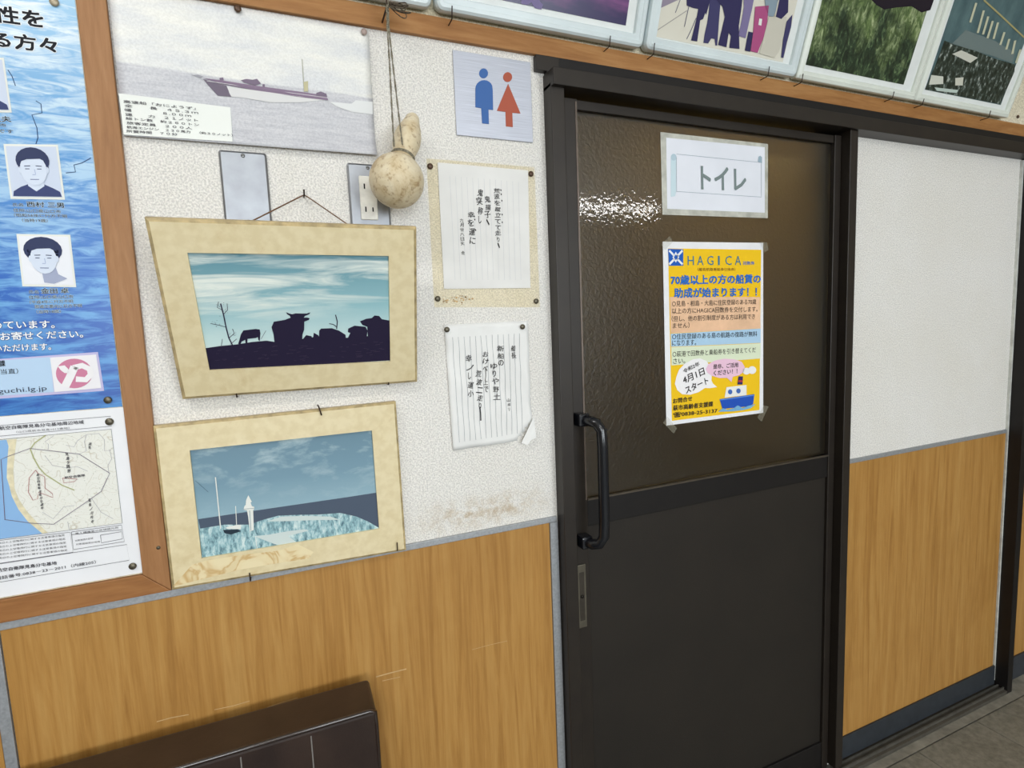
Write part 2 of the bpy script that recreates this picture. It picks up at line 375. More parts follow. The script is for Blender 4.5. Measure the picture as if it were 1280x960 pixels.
# ------------------------------------------------------------------ framed pictures on the wall, hooks, tacks
def tack(px, py, y, label, mat=TACKM, r=.0052, group=None):
    p = ony(px, py, y)
    o = B().lathe([(r * .75, 0), (r, .0006), (r, .0018), (r * .8, .0030), (r * .35, .0037), (.0002, .0038)], 14).obj('thumbtack', mat, smooth=True, M=Matrix.Translation(p) @ Matrix.Rotation(math.pi / 2, 4, 'X'))
    return tag(o, label, 'thumbtack', group)
def hook(px, pyb, pyt, yf, label, group=None, tilt=0.0):
    a = ony(px, pyb, yf); b = ony(px, pyt, yf)
    o = B().tube([(0, -.0, 0), (0, yf + .004, 0), (0, yf, .0012), (0, yf - tilt, b.z - a.z)], .0011, 6).obj('wall_hook', NAILM, smooth=True, M=Matrix.Translation((a.x, 0, a.z)))
    return tag(o, label, 'hook', group)
def quadring(b, o, i, zt, ch=.005, zi=.010):
    def inset(q, d):
        cx = sum(p[0] for p in q) / 4; cy = sum(p[1] for p in q) / 4
        return [(p[0] + (d if p[0] < cx else -d), p[1] + (d if p[1] < cy else -d)) for p in q]
    z3 = lambda q, z: [(p[0], p[1], z) for p in q]
    b.loft([z3(inset(o, ch), zt), z3(i, zt), z3(i, zi)]); e = B(); e.loft([z3(o, 0), z3(o, zt - ch * .7), z3(inset(o, ch), zt)]); e.ngon(o, .0005)
    return b, e
s = Sh('cream_mat_board'); v = s.coord(); st = s.noise(v, 9, 6, .65, 1.0); fi = s.noise(v, 60, 4)
c = s.ramp(st, [(.3, (228, 214, 176)), (.58, (222, 206, 164)), (.70, (206, 182, 134)), (.76, (220, 202, 158))]); c = s.mix(.25, c, s.ramp(fi, [(.4, (206, 187, 144)), (.6, (236, 224, 190))]))
s.base(c); s.bump(fi, .1, .0006); MATB = s.fin(.5, 0, .4)

# photo 1: cattle silhouettes under a streaked sky
P1 = Plane((.04, -.004, 1.25), math.radians(18))
s = Sh('photo_evening_sky'); v = s.coord()
yy = s.xyz(s.coord())[1]; 
g = s.ramp(s.math('DIVIDE', s.math('SUBTRACT', yy, .05), .19), [(0, (226, 238, 232)), (.30, (200, 226, 226)), (.55, (152, 196, 204)), (1, (96, 146, 162))])
stre = s.noise(s.coord((3.2, 26, 1), (0, 0, -.12)), 1.6, 5, .6, .8)
xx = s.xyz(s.coord())[0]
msk = s.ramp(s.math('ADD', s.math('DIVIDE', s.math('SUBTRACT', yy, .05), .19), s.math('MULTIPLY', xx, -.75)), [(.40, 0.0), (.62, 1.0)])
cl = s.math('MULTIPLY', s.ramp(stre, [(.42, 0.0), (.64, .95)]), msk)
s.base(s.mix(cl, g, (238, 244, 236))); SKY1 = s.fin(.28, 0, .5)
DKP = ink((34, 27, 54)); DKP2 = ink((44, 36, 64))
fr1 = thing('picture_frame', 'cream framed photo of cattle silhouettes, hung by a wire and tipped forward', 'picture frame', P1.M, 'cream picture frames')
ZT1 = .015
o1 = [P1.L(*q, ZT1) for q in ((228, 500), (522, 478), (521, 284), (180, 272))]; i1 = [P1.L(*q, ZT1) for q in ((262, 463), (488, 452), (486, 320), (234, 316))]
fb_, fe_ = quadring(B(), o1, i1, ZT1); fb_.obj('frame_border', MATB, fr1); fe_.obj('frame_edge', plain((186, 166, 122), .5, 0, .4, .12, 60), fr1)
B().ngon([P1.L(*q, .011) for q in ((258, 468), (492, 456), (490, 316), (230, 312))], .011).obj('photo_print', SKY1, fr1)
pr = Print(fr1, P1, .0112); C = crop(220, 300, 4.414)
def cp(l): return [C(*q) for q in l]
pr.poly('photo_ground', cp([(158, 597), (240, 585), (340, 575), (420, 562), (500, 555), (545, 562), (700, 545), (790, 530), (930, 540), (1060, 530), (1184, 500), (1190, 664), (178, 722)]), DKP, 1)
pr.poly('photo_bull', cp([(527, 480), (540, 450), (600, 440), (632, 428), (628, 418), (612, 408), (608, 398), (622, 404), (640, 409), (660, 404), (700, 405), (722, 405), (742, 398), (735, 409), (712, 418), (705, 428), (722, 427), (737, 431), (733, 440), (708, 450), (707, 495), (698, 520), (695, 570), (545, 575), (538, 520)]), DKP, 2)
pr.poly('photo_cow', cp([(343, 572), (350, 550), (358, 520), (372, 498), (440, 490), (462, 493), (466, 515), (462, 556), (455, 552), (452, 535), (440, 540), (395, 545), (392, 574), (385, 574), (382, 550), (362, 560), (355, 577)]), DKP, 2)
pr.poly('photo_cow', cp([(790, 500), (800, 488), (860, 486), (900, 500), (935, 522), (938, 550), (788, 550)]), DKP, 2)
pr.poly('photo_cow', cp([(950, 488), (985, 472), (1045, 478), (1057, 500), (1050, 545), (945, 545), (962, 512), (948, 508)]), DKP, 2)
pr.poly('photo_cow', cp([(1015, 448), (1050, 434), (1080, 430), (1095, 416), (1120, 418), (1135, 436), (1184, 445), (1188, 570), (1060, 570), (1055, 478), (1028, 468)]), DKP, 2)
pr.poly('photo_rocks', cp([(695, 552), (718, 524), (748, 530), (752, 552)]), DKP, 2); pr.poly('photo_rocks', cp([(755, 552), (760, 511), (785, 525), (795, 552)]), DKP, 2)
for l, wd in (([(312, 580), (292, 540), (276, 480), (262, 410), (246, 350)], 1.3), ([(276, 480), (240, 470), (190, 460)], .6), ([(262, 410), (285, 385), (282, 350)], .6), ([(256, 385), (228, 372), (235, 340)], .6), ([(292, 540), (322, 515), (312, 490)], .7), ([(300, 575), (335, 545)], .6),
              ([(886, 490), (890, 450), (880, 412)], 1.1), ([(845, 461), (868, 465), (888, 480)], .9), ([(250, 585), (256, 545)], .5), ([(470, 545), (496, 500)], .4)):
    pr.line('photo_tree', cp(l), DKP2, wd, 2)
for k in range(46):
    cx, cy, sp = random.choice(((258, 360, 30), (215, 462, 26), (312, 512, 16), (268, 400, 28)))
    x = random.gauss(cx, sp * .5); y = random.gauss(cy, sp * .45); d = random.uniform(2, 5); pr.poly('photo_leaves', cp([(x, y), (x + d, y + 1), (x + d * .6, y + d)]), DKP2, 2)
for k in range(60):
    x = random.uniform(200, 1150); y = random.uniform(600, 690) - (x - 180) * .045; pr.line('photo_grass_blades', cp([(x, y), (x + random.uniform(10, 40), y + random.uniform(-4, 3))]), ink((66, 56, 78)), .35, 3)
pr.flush()
wt = ony(380, 243, -.012)
P1r = P1.I @ wt
wl, wr = P1.L(312, 274, 0), P1.L(437, 279, 0)
B().tube([(wl[0], wl[1] - .004, .002), tuple(P1r + Vector((-.006, -.004, 0))), tuple(P1r + Vector((0, -.001, 0))), tuple(P1r + Vector((.006, -.004, 0))), (wr[0], wr[1] - .004, .002)], .0011, 6).obj('hanging_wire', plain((110, 78, 50), .6), fr1, smooth=True)
tag(B().tube([(0, 0, 0), (0, -.016, 0), (0, -.018, .009)], .0014, 6).obj('wall_nail', NAILM, smooth=True, M=Matrix.Translation((wt.x, 0, wt.z - .002))), 'bent nail holding the wire of the tipped cattle picture', 'nail')
hook(296, 497, 485, -.020, 'bent wire hook below the cattle picture, near its slanted side', 'bent hooks under the cattle picture'); hook(486, 481, 470, -.020, 'bent wire hook below the cattle picture, near its upright side', 'bent hooks under the cattle picture')

# photo 2: lighthouse by the sea
P2 = Plane((0, -.001, .93))
fr2 = thing('picture_frame', 'cream framed photo of white lighthouse, flat on wall, water stained at bottom', 'picture frame', P2.M, 'cream picture frames')
ZT2 = .018
o2 = [P2.L(*q, ZT2) for q in ((215, 738), (508, 688), (495, 502), (191, 533))]; i2 = [P2.L(*q, ZT2) for q in ((252, 698), (474, 661), (465, 538), (237, 563))]
fb_, fe_ = quadring(B(), o2, i2, ZT2, .004, .013); fb_.obj('frame_border', MATB, fr2); fe_.obj('frame_edge', plain((186, 166, 122), .5, 0, .4, .12, 60), fr2)
s = Sh('photo_sea_sky'); v = s.coord(); yy = s.xyz(v)[1]; xx = s.xyz(v)[0]
t = s.math('DIVIDE', s.math('SUBTRACT', yy, .12), .13)
g = s.ramp(t, [(0, (146, 178, 192)), (.4, (118, 152, 170)), (1, (98, 132, 150))])
cn = s.noise(s.coord((7, 15, 1)), 2.2, 6, .6, .3)
cl = s.math('MULTIPLY', s.ramp(cn, [(.5, 0.0), (.68, .8)]), s.ramp(s.math('ADD', t, s.math('MULTIPLY', xx, 1.2)), [(.1, .25), (.9, 1.0)]))
s.base(s.mix(cl, g, (190, 210, 214))); SKY2 = s.fin(.28, 0, .5)
B().ngon([P2.L(*q, .0135) for q in ((247, 704), (480, 664), (469, 532), (233, 558))], .0135).obj('photo_print', SKY2, fr2)
s = Sh('photo_pale_grass'); v = s.coord((1, .35, 1)); n = s.noise(v, 150, 4, .7, .3); s.base(s.ramp(n, [(.33, (70, 104, 118)), (.5, (150, 190, 198)), (.66, (216, 232, 230))])); GRS = s.fin(.3, 0, .5)
pr = Print(fr2, P2, .0137); C = crop(230, 550, 4.923)
SEA = ink((78, 90, 108)); WHT = ink((232, 234, 228)); PATH = ink((206, 218, 216))
pr.poly('photo_sea', cp([(88, 487), (200, 470), (500, 425), (1000, 352), (1195, 322), (1204, 548), (104, 560)]), SEA, 1)
pr.poly('photo_grass', cp([(96, 545), (250, 520), (400, 520), (480, 492), (580, 465), (700, 460), (830, 458), (960, 448), (1060, 470), (1130, 500), (1200, 540), (1215, 560), (112, 740)]), GRS, 2)
pr.poly('photo_path', cp([(430, 590), (520, 582), (640, 560), (740, 548), (770, 556), (640, 590), (700, 632), (640, 652), (560, 640)]), PATH, 3)
pr.poly('photo_path', cp([(510, 500), (600, 470), (740, 466), (900, 470), (960, 490), (800, 492), (640, 498)]), PATH, 3)
pr.poly('photo_lighthouse', cp([(382, 370), (396, 338), (410, 365), (418, 378), (410, 384), (418, 405), (432, 410), (432, 424), (426, 430), (430, 552), (405, 562), (395, 470), (388, 432), (366, 428), (372, 405), (380, 398)]), WHT, 4)
pr.line('photo_lighthouse_gallery', cp([(366, 424), (432, 418)]), ink((120, 140, 150)), .5, 5); pr.line('photo_lighthouse_gallery', cp([(404, 432), (412, 556)]), ink((150, 170, 178)), .8, 5)
pr.line('photo_mast', cp([(194, 228), (226, 545)]), WHT, 1.2, 4); pr.line('photo_mast', cp([(318, 405), (324, 520)]), WHT, .8, 4); pr.line('photo_mast', cp([(440, 590), (450, 670)]), WHT, .7, 4)
pr.poly('photo_hut', cp([(258, 536), (330, 520), (352, 522), (350, 548), (262, 544)]), WHT, 4); pr.poly('photo_shrub', cp([(240, 552), (330, 548), (350, 560), (290, 580), (250, 572)]), ink((40, 54, 66)), 4)
pr.line('photo_stay', cp([(70, 250), (150, 320)]), ink((70, 96, 112)), .4, 2)
pr.flush()
s = Sh('water_stain'); v = s.coord(); n = s.noise(v, 26, 3, .5, .8)
c = s.ramp(n, [(.40, (226, 208, 164)), (.47, (206, 172, 116)), (.52, (230, 212, 168)), (.62, (234, 219, 178))]); s.base(c); STN = s.fin(.5, 0, .4)
B().ngon([P2.L(*q, ZT2) for q in ((216, 733), (240, 706), (256, 701), (300, 694), (350, 688), (372, 680), (392, 690), (386, 698), (340, 705), (300, 712), (260, 722))], ZT2 + .0003).obj('water_stain', STN, fr2)
hook(313, 727, 716, -.0235, 'bent wire hook below the lighthouse picture, near its stained corner', 'bent hooks under the lighthouse picture'); hook(497, 689, 678, -.0235, 'bent wire hook below the lighthouse picture, at its clean corner', 'bent hooks under the lighthouse picture')
a = ony(398, 508, -.021)
tag(B().tube([(0, 0, 0), (0, -.022, 0), (.001, -.0235, -.003), (.004, -.0235, -.016)], .0013, 6).obj('wall_nail', NAILM, smooth=True, M=Matrix.Translation((a.x, 0, a.z))), 'bent nail over the top edge of the lighthouse picture', 'nail')

# ------------------------------------------------------------------ row of tipped photo frames on the rail
TT = math.radians(18); FB = 1.925
FRB = plain((218, 229, 231), .35, 0, .5, .02, 10); FRC = plain((230, 236, 226), .35, 0, .5, .02, 10)
def topframe(xa, xb, kind, label, ph):
    P = Plane((xa, -.006, FB), TT); W = xb - xa; H = .335
    r = thing('photo_frame', label, 'picture frame', P.M, 'plastic photo frames along the rail')
    b = B(); rr = .014 if kind == 0 else .004
    L = lambda d, z, q=None: rrect(d, W - d, d, H - d, max((q if q is not None else rr - d), .0008), z)
    if kind == 0: b.loft([L(0, 0), L(0, .012), L(.0025, .019), L(.007, .022), L(.013, .022), L(.0145, .0205, .005), L(.0235, .0205, .003), L(.025, .0185, .002), L(.025, .010, .002)], cap0=True)
    else: b.loft([L(0, 0), L(0, .016), L(.002, .019), L(.010, .021), L(.011, .0195, .001), L(.017, .0195, .001), L(.019, .017, .001), L(.019, .010, .001)], cap0=True)
    b.obj('frame', FRB if kind == 0 else FRC, r, smooth=False)
    d = .0245 if kind == 0 else .0185
    B().box(d, W - d, d, H - d, .001, .012).obj('mount_board', plain((232, 236, 234), .5, 0, .3, .01), r)
    return r, P, W, H
s = Sh('photo_purple'); v = s.coord((3, 10, 1)); n = s.noise(v, 3, 4); yy = s.xyz(s.coord())[1]
s.base(s.mix(s.ramp(s.math('ADD', yy, s.math('MULTIPLY', n, .05)), [(.075, 0.0), (.10, 1.0)]), (44, 34, 84), s.ramp(n, [(.35, (70, 40, 96)), (.6, (122, 66, 124))]))); PURP = s.fin(.3)
s = Sh('photo_meadow'); v = s.coord((1, .45, 1), (0, 0, .2)); n = s.noise(v, 70, 5, .75, .8); b2 = s.noise(s.coord(), 11, 4, .6); yy = s.xyz(s.coord())[1]
s.base(s.mix(s.ramp(s.math('ADD', b2, s.math('MULTIPLY', yy, 1.4)), [(.60, .95), (.86, .05)]), s.ramp(n, [(.33, (58, 84, 44)), (.5, (122, 146, 88)), (.68, (206, 214, 168))]), s.ramp(n, [(.4, (14, 26, 22)), (.55, (34, 56, 40)), (.72, (120, 150, 100))]))); MEAD = s.fin(.3)
s = Sh('photo_bay'); v = s.coord((1, .5, 1), (0, 0, -.5)); n = s.noise(v, 22, 5, .6); s.base(s.ramp(n, [(.3, (62, 88, 94)), (.7, (96, 124, 126))])); BAY = s.fin(.3)
s = Sh('photo_town'); v = s.coord((1, .6, 1), (0, 0, .6)); n = s.noise(v, 75, 4, .7); s.base(s.ramp(n, [(.42, (26, 38, 30)), (.55, (58, 70, 62)), (.6, (112, 124, 120)), (.68, (196, 200, 190))])); TOWN = s.fin(.3)
PALE = ink((222, 218, 204)); NAVY = ink((52, 48, 88)); NAVY2 = ink((66, 64, 104)); PINK = ink((176, 84, 132)); LILA = ink((128, 118, 158)); KHAK = ink((206, 202, 188))
r1, Pa, W, H = topframe(-.146, .300, 0, 'pale blue plastic photo frame on the rail, behind the gourd string', None)
Print(r1, Pa, .0125).poly('photo_print', [], PURP) if 0 else B().box(.045, W - .045, .045, H - .045, .0122, .0128).obj('photo_print', PURP, r1)
r2, Pb, W, H = topframe(.307, .757, 0, 'pale blue plastic photo frame on the rail holding a dark purple photo', None)
e = Pb.L(782, 32, .012)
B().box(.042, e[0], e[1], H - .04, .0122, .0128).obj('photo_print', PURP, r2)
pr = Print(r2, Pb, .013)
C = crop(520, 0, 3.37)
pr.poly('photo_figure', cp([(440, -20), (500, -20), (535, 20), (528, 40), (500, 34), (486, 10), (470, 20), (445, 18)]), LILA, 1); pr.flush()
r3, Pc, W, H = topframe(.762, 1.206, 0, 'pale blue plastic photo frame on the rail holding a group photo', None)
e = Pc.L(816, 45, .012); e2 = Pc.L(979, 74, .012)
B().box(e[0], e2[0], e[1], H - .03, .0122, .0128).obj('photo_print', PALE, r3)
pr = Print(r3, Pc, .013); C = crop(740, 0, 8.0)
pr.line('photo_kerb', cp([(640, 310), (950, 105)]), ink((168, 164, 158)), 1.2, 1); pr.poly('photo_backdrop', cp([(686, 80), (860, 0), (860, -40), (686, -40)]), ink((150, 140, 156)), 1)
for l, wd in (([(880, 0), (832, 128)], .9), ([(968, 60), (922, 268)], 1.0), ([(1040, 180), (990, 300), (945, 392)], 1.0)): pr.line('photo_pole', cp(l), NAVY2, wd, 2)
pr.poly('photo_person', cp([(945, -40), (1190, -40), (1165, 60), (1140, 150), (1130, 130), (1110, 190), (1080, 205), (1070, 280), (1050, 415), (988, 405), (1010, 320), (1040, 200), (1060, 90), (1010, 80), (945, 55)]), NAVY, 2)
pr.poly('photo_person', cp([(1180, -40), (1290, -40), (1275, 120), (1262, 300), (1250, 455), (1232, 455), (1225, 390), (1190, 385), (1160, 435), (1112, 428), (1125, 340), (1150, 230), (1165, 120)]), NAVY2, 2)
C = crop(900, 0, 7.111)
pr.poly('photo_person', cp([(-90, -60), (200, -60), (190, 60), (165, 230), (170, 435), (80, 425), (95, 320), (75, 290), (55, 420), (-20, 400), (10, 280), (40, 150), (20, 60)]), NAVY, 3)
pr.poly('photo_person', cp([(205, -60), (310, -60), (280, 90), (255, 200), (225, 340), (195, 330), (160, 320), (190, 180), (210, 60)]), LILA, 3)
pr.poly('photo_person', cp([(310, 60), (430, 50), (415, 200), (385, 330), (330, 470), (268, 455), (290, 300), (300, 180)]), PINK, 4); pr.poly('photo_badge', cp([(345, 165), (370, 170), (362, 230), (336, 222)]), WHT, 5)
pr.poly('photo_person', cp([(430, 150), (590, 150), (560, 330), (520, 460), (480, 515), (345, 475), (380, 350), (415, 210)]), KHAK, 4); pr.poly('photo_person', cp([(390, -60), (520, -60), (500, 80), (470, 150), (420, 140), (400, 60)]), ink((140, 158, 170)), 4)
pr.poly('photo_bag', cp([(500, -60), (605, -60), (600, 110), (540, 170), (490, 150), (510, 60)]), NAVY, 5); pr.line('photo_strap', cp([(520, -20), (480, 165)]), KHAK, 2.5, 6)
pr.poly('photo_person', cp([(590, 190), (640, 130), (628, 240), (590, 380), (560, 515), (540, 512), (560, 330)]), NAVY2, 4); pr.poly('photo_shadow_leg', cp([(250, 280), (290, 290), (265, 460), (218, 450)]), NAVY, 3)
pr.flush()
r4, Pd, W, H = topframe(1.209, 1.660, 1, 'cream white plastic photo frame on the rail holding a grassy hillside photo', None)
e = Pd.L(1007, 81, .012); e2 = Pd.L(1130, 103, .012)
B().box(e[0], e2[0], e[1], H - .028, .0122, .0128).obj('photo_print', MEAD, r4)
pr = Print(r4, Pd, .013); C = crop(900, 0, 7.111)
C = crop(880, 0, 3.2); pr.poly('photo_dark_trees', cp([(640, -30), (940, -60), (905, 40), (870, 50), (830, 25), (770, 30), (720, 38), (690, 20)]), ink((34, 26, 36)), 1); pr.flush()
r5, Pe, W, H = topframe(1.663, 2.108, 1, 'cream white plastic photo frame at the end of the rail with harbour photo', None)
e = Pe.L(1156, 112, .012); e2 = Pe.L(1251, 130, .012)
B().box(e[0], e2[0], e[1], H - .028, .0122, .0128).obj('photo_print', BAY, r5)
pr = Print(r5, Pe, .013); C = crop(1100, 0, 5.333)
pr.poly('photo_town', cp([(430, 270), (500, 300), (640, 340), (760, 390), (900, 430), (895, 480), (800, 694), (600, 655), (300, 595), (370, 430)]), TOWN, 1)
for a, b in (((640, 20), (600, 150)), ((690, 70), (650, 220)), ((720, 110), (685, 230)), ((750, 140), (715, 255)), ((785, 150), (755, 260)), ((828, 215), (800, 300)), ((860, 260), (840, 330)), ((900, 270), (880, 360)), ((935, 330), (905, 420))):
    pr.line('photo_boat', cp([a, ((a[0] + b[0]) / 2, (a[1] + b[1]) / 2), b]), ink((196, 196, 168)), 5.5, 2)
pr.line('photo_breakwater', cp([(690, 0), (800, 100), (960, 250)]), ink((168, 158, 110)), 2.5, 2); pr.poly('photo_harbour', cp([(570, 200), (760, 270), (900, 350), (880, 420), (740, 370), (600, 330), (480, 290)]), ink((112, 126, 124)), 1)
pr.poly('photo_roof', cp([(340, 500), (420, 510), (420, 560), (325, 565)]), ink((210, 212, 200)), 2); pr.poly('photo_roof', cp([(480, 360), (540, 335), (650, 385), (600, 420)]), ink((204, 204, 192)), 2); pr.poly('photo_roof', cp([(500, 520), (555, 515), (550, 570), (500, 570)]), ink((206, 206, 192)), 2); pr.poly('photo_roof', cp([(360, 582), (520, 600), (510, 620), (380, 606)]), ink((190, 204, 196)), 2)
pr.flush()
for px, b, t, w_ in ((565, 24, 9, 'purple photo'), (762, 58, 46, 'purple photo'), (817, 68, 55, 'group photo'), (960, 95, 84, 'group photo'), (1002, 103, 93, 'grassy hillside photo'), (1115.6, 123, 115, 'grassy hillside photo'), (1153, 131, 124, 'harbour photo'), (1236, 147, 139, 'harbour photo')):
    hook(px, b, t, -.032, 'bent hook at the rail holding up the frame of the ' + w_, 'bent hooks under the frame of the ' + w_, .004)

# ------------------------------------------------------------------ washroom sign plate
PW = Plane(ony(571, 168, -.001))
zz = .003
sg = thing('restroom_sign', 'square brushed silver plate with blue man and red woman figures', 'sign', PW.M)
s = Sh('brushed_silver'); n = s.noise(s.coord((2, 200, 1)), 6, 3); s.base(s.ramp(n, [(.3, (176, 180, 192)), (.7, (206, 210, 222))])); BR = s.fin(.42, .35, .5)
q = [PW.L(*p, zz) for p in ((571, 168.5), (667, 178), (667, 78), (571, 63))]
W = (q[1][0] + q[2][0] - q[0][0] - q[3][0]) / 2; H = (q[2][1] + q[3][1] - q[0][1] - q[1][1]) / 2
B().prism([(p[0], p[1], 0)[:2] for p in ((q[0][0], q[0][1]), (q[0][0] + W, q[0][1]), (q[0][0] + W, q[0][1] + H), (q[0][0], q[0][1] + H))], 0, zz).obj('plate', BR, sg, bevel=.0008)
C = crop(420, 0, 3.4286)
def ell(cx, cy, rx, ry, n=24): return [(cx + rx * math.cos(2 * math.pi * k / n), cy + ry * math.sin(2 * math.pi * k / n)) for k in range(n)]
BLU = ink((70, 108, 170)); RED = ink((176, 92, 72))
b = B(); 
def pp(l): return [PW.L(*C(*p), zz) for p in l]
b.prism(pp(ell(632, 315, 19, 21)), zz, zz + .001); arch = [(597, 460), (597, 382)] + [(634 - 37 * math.cos(a), 380 - 36 * math.sin(a)) for a in [math.pi * k / 10 for k in range(1, 10)]] + [(671, 388), (673, 472), (653, 470), (655, 532), (626, 529), (622, 464)]
b.prism(pp(arch), zz, zz + .001); b.obj('man_figure', BLU, sg)
b = B(); b.prism(pp(ell(735, 331, 19, 21)), zz, zz + .001); b.prism(pp([(737, 360), (790, 487), (755, 484), (757, 545), (728, 542), (726, 480), (689, 475)]), zz, zz + .001); b.obj('woman_figure', RED, sg)

# ------------------------------------------------------------------ steel wall plates
def wallplate(pxs, label, outlet):
    P = Plane(ony(*pxs, -.001)); r = thing('outlet_plate' if outlet else 'blank_plate', label, 'wall plate', P.M)
    Wd, Hd = .0715, .120
    B().loft([rrect(0, Wd, -Hd, 0, .004, 0), rrect(0, Wd, -Hd, 0, .004, .003), rrect(.003, Wd - .003, -Hd + .003, -.003, .003, .005)], cap1=True).obj('plate', STEEL, r)
    for y in (-.007, -Hd + .007):
        sc_ = B().lathe([(.0032, .005), (.0032, .0058), (.002, .0062)], 12, Matrix.Translation((Wd / 2, y, 0))).obj('screw', plain((120, 120, 118), .4, .8), r, smooth=True)
        B().box(Wd / 2 - .0025, Wd / 2 + .0025, y - .0004, y + .0004, .006, .0064).obj('screw_slot', ink((40, 40, 40)), sc_)
    if outlet:
        ins = B().loft([rrect(.0185, .0485, -.098, -.022, .002, .005), rrect(.0185, .0485, -.098, -.022, .002, .0075), rrect(.0195, .0475, -.097, -.023, .002, .0085)], cap1=True).obj('socket_insert', plain((236, 234, 226), .35), r)
        for yc in (-.040, -.080):
            for dx, hh in ((-.0063, .009), (.0063, .0075)):
                B().box(.0335 + dx - .0012, .0335 + dx + .0012, yc - hh / 2, yc + hh / 2, .0082, .0088).obj('socket_slot', ink((24, 22, 20)), ins)
wallplate((273, 188), 'blank brushed steel wall plate behind the top of the cattle picture', False)
wallplate((433, 204), 'steel wall plate with white power sockets partly behind the gourd', True)

# ------------------------------------------------------------------ gourd on a string
gc = ony(496, 226, -.078); gt = ony(512, 163, -.046); tip = ony(518, 136, -.020)
ax = (gt - gc); zax = ax.normalized(); xax = Vector((1, 0, 0)); xax = (xax - zax * xax.dot(zax)).normalized(); yax = zax.cross(xax)
GM = Matrix.Translation(gc) @ Matrix((xax, yax, zax)).transposed().to_4x4(); d = ax.length
gd = thing('gourd', 'dried bottle gourd hanging on a grey string beside the ship print', 'gourd', GM)
R0, R1 = .0462, .0215
prof = []
for k in range(13):
    a = math.radians(-86 + k * 12.0); prof.append((R0 * math.cos(a), R0 * math.sin(a) * .98))
zw = R0 * .98 * math.sin(math.radians(58)) + .004
prof += [(.0205, zw + .002), (.0184, zw + .008), (.0196, zw + .017), (.0226, zw + .029), (.0240, zw + .041), (.0232, zw + .052), (.0205, zw + .064), (.0165, zw + .075), (.0136, zw + .084), (.0118, zw + .092), (.008, zw + .097), (.001, zw + .099)]
s = Sh('gourd_skin'); v = s.coord(); n = s.noise(v, 28, 5, .65, .4); n2 = s.noise(v, 110, 4, .6)
c = s.ramp(n, [(.30, (176, 148, 106)), (.42, (214, 196, 160)), (.62, (230, 218, 190))]); c = s.mix(s.ramp(n2, [(.54, 0.0), (.64, .55)]), c, (146, 112, 72)); s.base(c); s.bump(n2, .15, .001); GS = s.fin(.5, 0, .4)
B().lathe(prof, 32).obj('gourd_body', GS, gd, smooth=True)
STR = plain((128, 122, 106), .9, 0, .1, .25, 400)
GI = GM.inverted()
ring = []
for k in range(54):
    a = 2 * math.pi * k / 18; ring.append((.0200 * math.cos(a), .0200 * math.sin(a), zw + .0055 + .0016 * (k / 27 - 1)))
B().tube(ring, .0017, 6).obj('waist_string', STR, gd, smooth=True)
topk = ony(483, 1, -.034)
def strand(pts, r, tw=0):
    P = [GI @ Vector(ony(px, py, y)) for px, py, y in pts]; return P
for pts in ([(482, -13, -.056), (483, 0, -.056), (484, 30, -.054), (487, 80, -.060), (490, 140, -.071), (492.5, 183, -.083)], [(484, -13, -.056), (485, 6, -.056), (486, 34, -.054), (491, 80, -.060), (498, 140, -.071), (503, 181, -.082)]):
    P = strand(pts, .001); Q = []
    for i in range(len(P) - 1):
        for k in range(10): Q.append(P[i].lerp(P[i + 1], k / 10))
    Q.append(P[-1])
    for ph in (0, math.pi):
        B().tube([q + xax * 0 + Vector((math.cos(i * .9 + ph), math.sin(i * .9 + ph), 0)) * .0008 for i, q in enumerate(Q)], .00095, 5).obj('string', STR, gd, smooth=True)
sa = ony(483, 14, -.05)
tag(B().tube([(0, -.009, 0), (0, -.052, .002), (0, -.056, .006), (0, -.056, .05)], .0016, 6).obj('wall_hook', NAILM, smooth=True, M=Matrix.Translation((sa.x, 0, 1.89))), 'long bent nail in the rail carrying the gourd string', 'hook')
# tangle of wire where the string is tied
WIR = plain((84, 74, 60), .6, .2, .3, .3, 300)
tg = thing('wire_tangle', 'tangled dark wire tied at the rail where the gourd string hangs', 'wire', Matrix.Translation(ony(498, 6, -.050)))
for k in range(7):
    pts = []; ph = random.uniform(0, 6)
    x0, y0 = 484 + random.uniform(-1, 4), random.uniform(-6, 6); x1, y1 = 512 + random.uniform(-8, 7), 14 + random.uniform(-6, 8)
    for i in range(13):
        t = i / 12; px = x0 + (x1 - x0) * math.sin(math.pi * t) ; py = y0 + (y1 - y0) * math.sin(math.pi * t) + 5 * math.sin(2 * math.pi * t + ph * .3)
        p = ony(px, py, -.050 - .006 * math.sin(math.pi * t + ph * .2) - .0012 * k) - ony(498, 6, -.050); pts.append(p)
    B().tube(pts, .0009, 5).obj('wire_loop', WIR, tg, smooth=True)

# ------------------------------------------------------------------ ship print, curled at the bottom
PS = Plane(ony(156, 172, -.0015)); 
qa = [PS.L(*p, 0) for p in ((156, 172), (469, 195), (458, 34), (136, -3))]
SW, SH_ = .381, .2165
def curl(v):
    x, y, z = v; t = max(0, 1 - y / .05); u = max(0, (x / SW)) ; lift = .010 * t ** 2 * (.35 + .65 * u)
    wv = .0022 * math.sin(x * 22 + 1.2) * math.sin(y / SH_ * math.pi) 
    return (x, y + .0012 * t * t, z + lift + max(0, .0022 + wv))
_h0 = PS.L(146.4, 79.3, .003); _h1 = PS.L(465, 124.4, .003); HSL = (_h1[1] - _h0[1]) / (_h1[0] - _h0[0]); HZ0 = _h0[1] - HSL * _h0[0]
s = Sh('ship_print'); v = s.coord(); X, Y, Z = s.xyz(v)
hor = s.math('SUBTRACT', Y, s.math('ADD', s.math('MULTIPLY', X, HSL), HZ0))
nz = s.noise(v, 300, 4, .7); big = s.noise(s.coord((4, 14, 1)), 2.2, 4)
